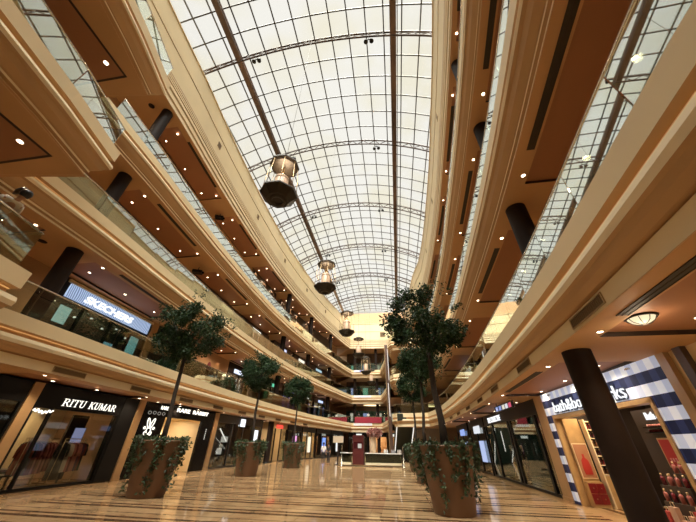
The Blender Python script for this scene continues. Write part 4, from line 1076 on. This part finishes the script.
# ------------------------------------------------------------------ people
SKIN = [pm('skin_tan', (.42, .24, .15), .5), pm('skin_brown', (.28, .15, .09), .5)]
HAIR = pm('black_hair', (.008, .007, .007), .35)
def skinobj(name, joints, edges, rad, mat, parent, sub=2):
    me = bpy.data.meshes.new(name); names = list(joints)
    me.from_pydata([joints[n] for n in names], [(names.index(a), names.index(b)) for a, b in edges], [])
    me.materials.append(mat)
    o = bpy.data.objects.new(name, me); C.objects.link(o); o.parent = parent
    m = o.modifiers.new('Skin', 'SKIN'); m.use_smooth_shade = True
    for i, n in enumerate(names):
        v = me.skin_vertices[0].data[i]; q = rad[n]; v.radius = q if isinstance(q, tuple) else (q, q)
    me.skin_vertices[0].data[0].use_root = True
    s = o.modifiers.new('Sub', 'SUBSURF'); s.levels = sub; s.render_levels = sub
    return o
def person(name, loc, rz, label, shirt, legs, sk=0, lean=0., hairlong=False, elbow=0., cat='person', skin=None, dress=None, group=None, ponytail=False):
    t = empty(name, loc, rz, label, cat, group)
    # facing -y; x to the side
    c, s = cos(lean), sin(lean)
    def tr(p): x, y, z = p; dz = z - .95; return (x, y * 1 - s * dz, .95 + c * dz) if z > .95 else p
    J = {'pel': (0, 0, .95), 'waist': (0, .01, 1.08), 'chest': (0, .01, 1.28), 'neck0': (0, .01, 1.43), 'neck1': (0, -.01, 1.52), 'head0': (0, -.02, 1.58), 'head1': (0, -.015, 1.66), 'head2': (0, -.005, 1.73)}
    for q, n in ((-1, 'l'), (1, 'r')):
        J.update({n + 'sh': (q * .17, .01, 1.39), n + 'el': (q * .23, .03 - .1 * elbow, 1.12 + .02 * elbow), n + 'wr': (q * .23, -.04 - .3 * elbow, .88 + .22 * elbow), n + 'ha': (q * .225, -.06 - .37 * elbow, .80 + .29 * elbow),
                  n + 'hip': (q * .09, 0, .9), n + 'kn': (q * .10, -.02, .49), n + 'an': (q * .10, .02, .08), n + 'toe': (q * .11, -.13, .035)})
    J = {k: tr(v) for k, v in J.items()}
    R = {'pel': (.14, .1), 'waist': (.125, .09), 'chest': (.15, .1), 'neck0': .07, 'neck1': .05, 'head0': (.068, .075), 'head1': (.078, .092), 'head2': (.055, .065)}
    for n in 'lr': R.update({n + 'sh': .058, n + 'el': .04, n + 'wr': .027, n + 'ha': (.03, .018), n + 'hip': .085, n + 'kn': .055, n + 'an': .038, n + 'toe': (.035, .025)})
    E = [('pel', 'waist'), ('waist', 'chest'), ('chest', 'neck0'), ('neck0', 'neck1'), ('neck1', 'head0'), ('head0', 'head1'), ('head1', 'head2')]
    for n in 'lr': E += [('chest', n + 'sh'), (n + 'sh', n + 'el'), (n + 'el', n + 'wr'), (n + 'wr', n + 'ha'), ('pel', n + 'hip'), (n + 'hip', n + 'kn'), (n + 'kn', n + 'an'), (n + 'an', n + 'toe')]
    body = skinobj('body', J, E, R, skin or SKIN[sk], t)
    # fingers
    mb = MB()
    for n, q in (('l', -1), ('r', 1)):
        h = Vector(J[n + 'ha']); w = Vector(J[n + 'wr']); d = (h - w).normalized()
        for i in range(4):
            o = Vector((0, (i - 1.5) * .018, 0)) if elbow < .3 else Vector(((i - 1.5) * .018, 0, 0))
            ln = (.06, .075, .07, .05)[i]; mb.tube([h + o, h + o + d * ln * .6, h + o + d * ln + Vector((-q * .012, 0, -.01))], [.009, .008, .006], 6)
        o = Vector((0, -.03, .02)) if elbow < .3 else Vector((-q * .03, 0, .01))
        mb.tube([w + (h - w) * .5, h + o, h + o * 1.3 + d * .03], [.011, .009, .007], 6)
    mb.build('hands', [skin or SKIN[sk]], body)
    k = lambda ns, f: {n: (tuple(v * f for v in R[n]) if isinstance(R[n], tuple) else R[n] * f) for n in ns}
    if shirt:
        ns = ['pel', 'waist', 'chest', 'neck0', 'lsh', 'lel', 'rsh', 'rel', 'lhip', 'rhip']
        skinobj('shirt', {n: J[n] for n in ns}, [e for e in E if e[0] in ns and e[1] in ns], k(ns, 1.16), shirt, t)
    if legs:
        ns = ['pel', 'lhip', 'lkn', 'lan', 'rhip', 'rkn', 'ran']
        skinobj('trousers', {n: J[n] for n in ns}, [e for e in E if e[0] in ns and e[1] in ns], k(ns, 1.17), legs, t)
    if dress:
        mb = MB(); seg = 18
        mb.lathe([(.06, 1.42), (.15, 1.36), (.155, 1.22), (.13, 1.06), (.2, .85), (.3, .45), (.36, .2), (.35, .19)], seg); mb.build('dress', [dress], t)
    if not skin:
        hd = Vector(J['head1']); mb = MB()
        mb.lathe([(.001, .105), (.05, .10), (.085, .07), (.104, .02), (.102, -.04), (.08, -.09 if not hairlong else -.2)], 16); hr = mb.build('hair', [HAIR], t); hr.location = hd + Vector((0, .022, .012)); hr.rotation_euler = (-.35 + lean, 0, 0)
        if ponytail:
            mb = MB(); mb.tube([(0, .08, .05), (0, .2, .06), (0, .33, .0), (0, .42, -.1)], [.05, .085, .07, .02], 10); mb.build('ponytail', [HAIR], hr)
        mb = MB()
        for q in (-1, 1): mb.lathe([(.001, -.012), (.011, 0), (.001, .012)], 8, c=(q * .032, -.098, .0))
        ey = mb.build('eyes', [BLACK], t); ey.location = hd + Vector((0, .0, -.02)); ey.rotation_euler = (lean, 0, 0)
    return t
WSH = pm('white_shirt', (.7, .66, .6), .7); DTR = pm('dark_trousers', (.02, .02, .025), .7); BSH = pm('black_shirt', (.018, .016, .018), .7); GSH = pm('grey_green_shirt', (.35, .33, .27), .7)
person('person', (-7.3, 32.6, 0), .3, 'person in white shirt and dark trousers standing left of the kiosk', WSH, DTR, 1)
person('person', (-6.75, 32.4, 0), -.5, 'person in black clothes standing right beside the one in the white shirt', BSH, DTR, 1)
person('person', (-8.45, 3.35, ZT[1]), PI / 2, 'person with black ponytail and pale top leaning on the near left first gallery rail', pm('pale_top', (.62, .58, .5), .7), DTR, 0, lean=.75, elbow=.75, ponytail=True)
for x, w2, sh in ((-6.6, 'left', BSH), (-4.9, 'middle', WSH), (-3.4, 'right', BSH)): person('person', (x, 56.75, ZT[1]), .2, 'person standing behind the red banner on the far first gallery, %s of three' % w2, sh, DTR, 1)
MANN = pm('pale_mannequin', (.6, .5, .38), .4)
YEL = pm('mustard_dress', (.4, .26, .05), .6)
def mannequin(loc, rz, label, dress=None, shirt=None, legs=None, group=None): return person('mannequin', loc, rz, label, shirt, legs, cat='mannequin', skin=MANN, dress=dress, group=group)
mannequin((6.85, 21.2, .012), -PI / 2, 'mannequin in a mustard dress in the window of the green shop', YEL)
mannequin((6.9, 20.3, .012), -PI / 2, 'mannequin in dark clothes right of the mustard dress in the green shop', None, BSH, DTR)
mannequin((6.95, 22.3, .012), -PI / 2, 'mannequin in dark clothes left of the mustard dress in the green shop', None, BSH, DTR)
for i, (y, m) in enumerate(((21.9, gcol[2]), (22.8, gcol[5]), (23.7, gcol[4]), (25.4, gcol[5]), (26.6, YEL), (27.6, gcol[5]))):
    x, _ = at_y(offs(LEFT, 1.9, 1), y)
    mannequin((x, y, ZT[1] - .03), PI / 2, 'dressed mannequin standing on the left first gallery, %s from the near end' % ORD[i], m, group='mannequins on the left first gallery')

# ------------------------------------------------------------------ potted trees
def leaf_mat():
    m, nt, N, L, b = newmat('dark_leaves')
    g = N.new('ShaderNodeNewGeometry'); rp = N.new('ShaderNodeValToRGB'); e = rp.color_ramp.elements
    e[0].color = (.009, .024, .009, 1); e[1].color = (.032, .068, .022, 1)
    L.new(g.outputs['Random Per Island'], rp.inputs['Fac']); L.new(rp.outputs['Color'], b.inputs['Base Color']); b.inputs['Roughness'].default_value = .5; b.inputs['Specular IOR Level'].default_value = .25
    return m
LEAF = leaf_mat()
IVY = pm('ivy_leaves', (.03, .055, .018), .5, var=.5, vscale=8)
POT = pm('brown_planter_glaze', (.17, .088, .048), .5, var=.1, vscale=1.5)
SOIL = pm('dark_soil', (.03, .02, .012), .9)
BARK = pm('dark_bark', (.03, .02, .013), .8, var=.3, vscale=6)
def leaf(mb, p, rnd, L, W, mi=0):
    d = Vector((rnd.gauss(0, 1), rnd.gauss(0, 1), rnd.gauss(-.25, .8))).normalized(); u = d.cross(Vector((rnd.gauss(0, 1), rnd.gauss(0, 1), rnd.gauss(0, 1)))).normalized()
    nn = d.cross(u) * L * .12; n = len(mb.v)
    mb.v += [tuple(p), tuple(p + d * L * .45 + u * W + nn), tuple(p + d * L), tuple(p + d * L * .45 - u * W + nn)]
    mb.face((n, n + 1, n + 2, n + 3), mi)
def potted_tree(label, seed, loc, cz=5.95, cr=1.28, lean=(0, 0), th=.085, rz=0.):
    rnd = random.Random(seed)
    t = empty('potted_tree', (*loc, 0), rz, label, 'potted tree', 'potted trees on the atrium floor')
    mb = MB(); mb.lathe([(.001, .0), (.56, .0), (.58, .02), (.80, 1.58), (.82, 1.60), (.82, 1.64), (.77, 1.64), (.74, 1.55), (.001, 1.5)], 48); mb.build('planter', [POT], t)
    mb = MB(); mb.lathe([(.001, 1.54), (.4, 1.56), (.745, 1.54)], 24); mb.build('soil', [SOIL], t)
    # trunk with branches into the crown
    mb = MB(); lx, ly = lean
    pts = [(0, 0, 1.5), (lx * .2 + .03, ly * .2, 2.3), (lx * .45 - .02, ly * .45 + .02, 3.2), (lx * .75 + .02, ly * .75, 4.2), (lx, ly, cz - cr * .55)]
    mb.tube(pts, [th * 1.25, th, th * .92, th * .85, th * .75], 10)
    top = Vector(pts[-1]); cl = []
    for k in range(34):
        while True:
            v = Vector((rnd.uniform(-1, 1), rnd.uniform(-1, 1), rnd.uniform(-1, 1)))
            if .25 < v.length < 1: break
        v = v.normalized() * (v.length ** .55)
        cl.append(Vector((lx, ly, cz)) + Vector((v.x * cr * .86, v.y * cr * .86, v.z * cr * .78)))
    for c in cl[:12]:
        m_ = top.lerp(c, .5) + Vector((0, 0, -.05)); mb.tube([tuple(top - Vector((0, 0, .25))), tuple(m_), tuple(c)], [th * .45, th * .28, th * .12], 6)
    mb.build('trunk', [BARK], t)
    mb = MB()
    for c in cl:
        r_ = rnd.uniform(.28, .46)
        for k in range(210):
            v = Vector((rnd.gauss(0, 1), rnd.gauss(0, 1), rnd.gauss(0, .85)))
            v = v.normalized() * r_ * rnd.random() ** .4
            leaf(mb, c + v, rnd, rnd.uniform(.10, .19), rnd.uniform(.028, .045))
    for k in range(26):   # loose sprigs beyond the outline
        a, b = rnd.uniform(0, 2 * PI), rnd.uniform(-.7, 1.2); d = Vector((cos(a) * cos(b), sin(a) * cos(b), sin(b)))
        for q in range(16): leaf(mb, Vector((lx, ly, cz)) + d * cr * rnd.uniform(.85, 1.14) + Vector((rnd.gauss(0, .05), rnd.gauss(0, .05), rnd.gauss(0, .05))), rnd, .14, .03)
    mb.build('crown', [LEAF], t)
    for k in range(15):
        a = 2 * PI * k / 15 + rnd.uniform(-.2, .2); ln = rnd.uniform(.5, 1.45) * (1 if k % 3 else 1.1); mb = MB()
        p = []
        n = 9
        for i in range(n):
            u = i / (n - 1); z = 1.62 - ln * u; rr = .585 + (z / 1.6) * .225 + .025 + .05 * sin(u * 5 + k) * u; aa = a + .10 * sin(u * 6 + k)
            if i == 0: p.append(Vector((.68 * cos(a), .68 * sin(a), 1.58))); z = 1.66
            p.append(Vector((rr * cos(aa), rr * sin(aa), max(z, .12))))
        mb.tube(p, .006, 4, 1)
        for i, q in enumerate(p):
            for j in range(14 if i < 5 else 8): leaf(mb, q + Vector((rnd.gauss(0, .055), rnd.gauss(0, .055), rnd.gauss(0, .06))) + Vector((cos(a), sin(a), 0)) * .03, rnd, rnd.uniform(.08, .14), rnd.uniform(.03, .045))
        mb.build('ivy_vine', [IVY, BARK], t)
    mb = MB()
    for k in range(420):
        a = rnd.uniform(0, 2 * PI); rr = rnd.uniform(.35, .86); leaf(mb, Vector((rr * cos(a), rr * sin(a), 1.6 + rnd.uniform(0, .10))), rnd, .11, .035)
    mb.build('ivy_bed', [IVY], t)['kind'] = 'stuff'
    return t
potted_tree('nearest potted tree on the left, in a tapered brown planter with trailing ivy', 1, (-8.74, 11.35), 6.02, 1.62, (-.32, .05))
potted_tree('second potted tree from the left, behind the nearest left one', 2, (-8.82, 19.2), 5.75, 1.36, (0, .1), .08, 1.2)
potted_tree('third potted tree from the left, smallest one left of the kiosk', 3, (-8.5, 26.6), 5.65, 1.2, (.05, 0), .075, 2.2)
potted_tree('nearest potted tree on the right, in a big brown planter hung with ivy', 4, (1.47, 10.94), 5.74, 1.55, (-.12, .1), .11, .4)
potted_tree('potted tree directly behind the nearest right one', 5, (1.45, 18.6), 5.8, 1.3, (-.2, 0), .09, 3.1)
potted_tree('farthest potted tree on the right, left of the other two', 6, (1.4, 26.2), 5.7, 1.3, (-.1, .05), .085, 4.4)

# ------------------------------------------------------------------ kiosk
KR = pm('kiosk_red', (.07, .008, .008), .4)
t = empty('kiosk_platform', (-2.55, 32.3, 0), 0, 'low dark platform under the kiosk at the far end of the floor', 'platform'); bx('deck', BLACK, t, -2.95, 2.95, -1.2, 1.2, 0, .1); bx('edge_strip', BRASS, t, -2.97, 2.97, -1.22, -1.2, .06, .1)
KX = -2.55; KY = 32.3
def counter(x0, x1, y, label):
    t = empty('kiosk_counter', ((x0 + x1) / 2, y, .1), 0, label, 'counter'); hw = (x1 - x0) / 2
    bx('base', CREAM2, t, -hw, hw, -.25, .25, 0, .16); bx('glass_front', GLASS, t, -hw, hw, -.26, -.25, .16, .84); bx('worktop', WHITE, t, -hw - .05, hw + .05, -.3, .3, .84, .89)
    for x in (-hw, hw - .04): bx('post', STEEL, t, x, x + .04, -.25, .25, .16, .84)
    bx('back_panel', INTDARK, t, -hw, hw, .2, .24, .16, .84)
counter(-5.35, -4.35, 31.6, 'short white topped glass counter left of the red booth'); counter(-3.05, .2, 31.6, 'long white topped glass counter right of the red booth')
t = empty('red_booth', (-3.7, 31.65, .1), 0, 'dark red booth with a domed top standing in the kiosk', 'booth')
bx('back', KR, t, -.5, .5, .4, .5, 0, 2.2)
for x in (-.5, .42): bx('post', KR, t, x, x + .08, -.5, .4, 0, 2.1)
bx('front_panel', KR, t, -.42, .42, -.5, -.46, 0, 1.2); bx('window_frame', KR, t, -.42, .42, -.5, -.46, 1.75, 2.1); bx('window_glass', pm('booth_glass', (.05, .01, .012), .1), t, -.42, .42, -.48, -.47, 1.2, 1.75)
bx('notice', emat('booth_notice', (.9, .8, .7), .5), t, -.02, .32, -.515, -.5, 1.25, 1.6)
mb = MB(); mb.box(-.55, .55, -.55, .55, 2.1, 2.18); mb.box(-.48, .48, -.48, .48, 2.18, 2.28); mb.build('roof', [KR], t)
t = empty('flower_display', (-2.35, 31.75, .99), 0, 'tall cream vase topped by a big ball of dusty pink flowers on the kiosk counter', 'flowers')
mb = MB(); mb.lathe([(.001, 0), (.22, 0), (.3, .25), (.34, .7), (.30, 1.2), (.34, 1.3), (.3, 1.3), (.001, 1.2)], 20); mb.build('vase', [pm('cream_vase', (.6, .45, .3), .4)], t)
mb = MB(); rnd = random.Random(5)
for k in range(420):
    v = Vector((rnd.gauss(0, 1), rnd.gauss(0, 1), rnd.gauss(.2, .8))).normalized(); p = Vector((.15, 0, 1.6)) + Vector((v.x * .68, v.y * .55, v.z * .42)); leaf(mb, p, rnd, .16, .06)
    leaf(mb, p, rnd, .14, .06)
mb.build('flower_ball', [pm('dusty_pink', (.35, .15, .12), .7, var=.3, vscale=6)], t)
for k, (x, c) in enumerate(((-1.3, (.6, .6, .58)), (-.6, (.3, .3, .32)), (-.05, (.55, .5, .45)))):
    t = empty('kiosk_goods', (x, 31.65, .99), 0, 'small bottle group on the long kiosk counter, %s from the left' % ORD[k], 'goods')
    for q in range(3):
        mb = MB(); mb.lathe([(.001, 0), (.05, 0), (.05, .2), (.02, .25), (.02, .3), (.001, .3)], 10, c=(q * .13, 0, 0)); mb.build('bottle_body', [pm('goods%d%d' % (k, q), c, .3)], t)
t = empty('square_sign', (-5.75, 32.0, 0), 0, 'beige square lit sign on a brown post left of the kiosk', 'sign'); bx('post', COLBROWN, t, -.06, .06, -.06, .06, .05, 1.75); bx('base', BLACK, t, -.25, .25, -.2, .2, 0, .05); bx('face', emat('beige_sign', (.85, .6, .35), .6), t, -.5, .5, -.06, .06, 1.75, 2.3)
for x, w2 in ((-.9, 'right'), (-5.2, 'left')):
    t = empty('queue_post', (x + 1.3 if x > -2 else x, 31.0, 0), 0, 'thin steel post at the %s front corner of the kiosk' % w2, 'post'); mb = MB(); mb.lathe([(.15, 0), (.15, .02), (.03, .04), (.025, 1.5), (.04, 1.52), (.001, 1.54)], 12); mb.build('pole', [STEEL], t)

# ------------------------------------------------------------------ light and camera
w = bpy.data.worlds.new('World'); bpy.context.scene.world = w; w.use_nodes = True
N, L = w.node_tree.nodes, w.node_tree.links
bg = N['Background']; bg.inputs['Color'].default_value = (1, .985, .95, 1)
# bright hazy overcast, with an unseen glow added high behind to light the fascias
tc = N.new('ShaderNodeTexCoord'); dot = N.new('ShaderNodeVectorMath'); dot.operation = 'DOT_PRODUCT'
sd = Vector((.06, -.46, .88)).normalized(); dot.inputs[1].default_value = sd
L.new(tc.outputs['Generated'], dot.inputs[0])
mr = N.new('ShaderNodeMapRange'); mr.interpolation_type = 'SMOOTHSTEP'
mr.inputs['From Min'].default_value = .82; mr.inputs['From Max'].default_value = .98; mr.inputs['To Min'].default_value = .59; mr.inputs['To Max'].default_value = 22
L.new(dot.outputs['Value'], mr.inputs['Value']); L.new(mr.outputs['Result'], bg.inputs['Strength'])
# lamps hidden in the cream cornices of the near galleries are the lit strips above; the lanterns glow too
for p in lanpos: lamp('lantern_light', 'POINT', (p[0], p[1], p[2] + 1.5), 100 if p[1] < 20 else (130 if p[1] < 30 else 15), (1, .76, .5), size=.3)

cam = bpy.data.cameras.new('Camera'); co = bpy.data.objects.new('Camera', cam); C.objects.link(co)
cam.sensor_width = 36; cam.lens = 280 / 696 * 36; cam.clip_start = .02; cam.clip_end = 300
Rm = ((0.98890255, 0.06841655, 0.13187464), (0.14777348, -0.54451772, -0.82562912), (0.01532138, 0.83595432, -0.54858512))
m = Matrix(Rm).to_4x4(); m.translation = (0, 0, 1.6); co.matrix_world = m
S = bpy.context.scene; S.camera = co
S.view_settings.view_transform = 'Standard'; S.view_settings.look = 'None'; S.view_settings.gamma = 1; S.view_settings.use_curve_mapping = False
S.view_settings.exposure = 0.3
S.cycles.max_bounces = 10; S.cycles.transparent_max_bounces = 16; S.cycles.caustics_reflective = False; S.cycles.caustics_refractive = False; S.cycles.sample_clamp_indirect = 6
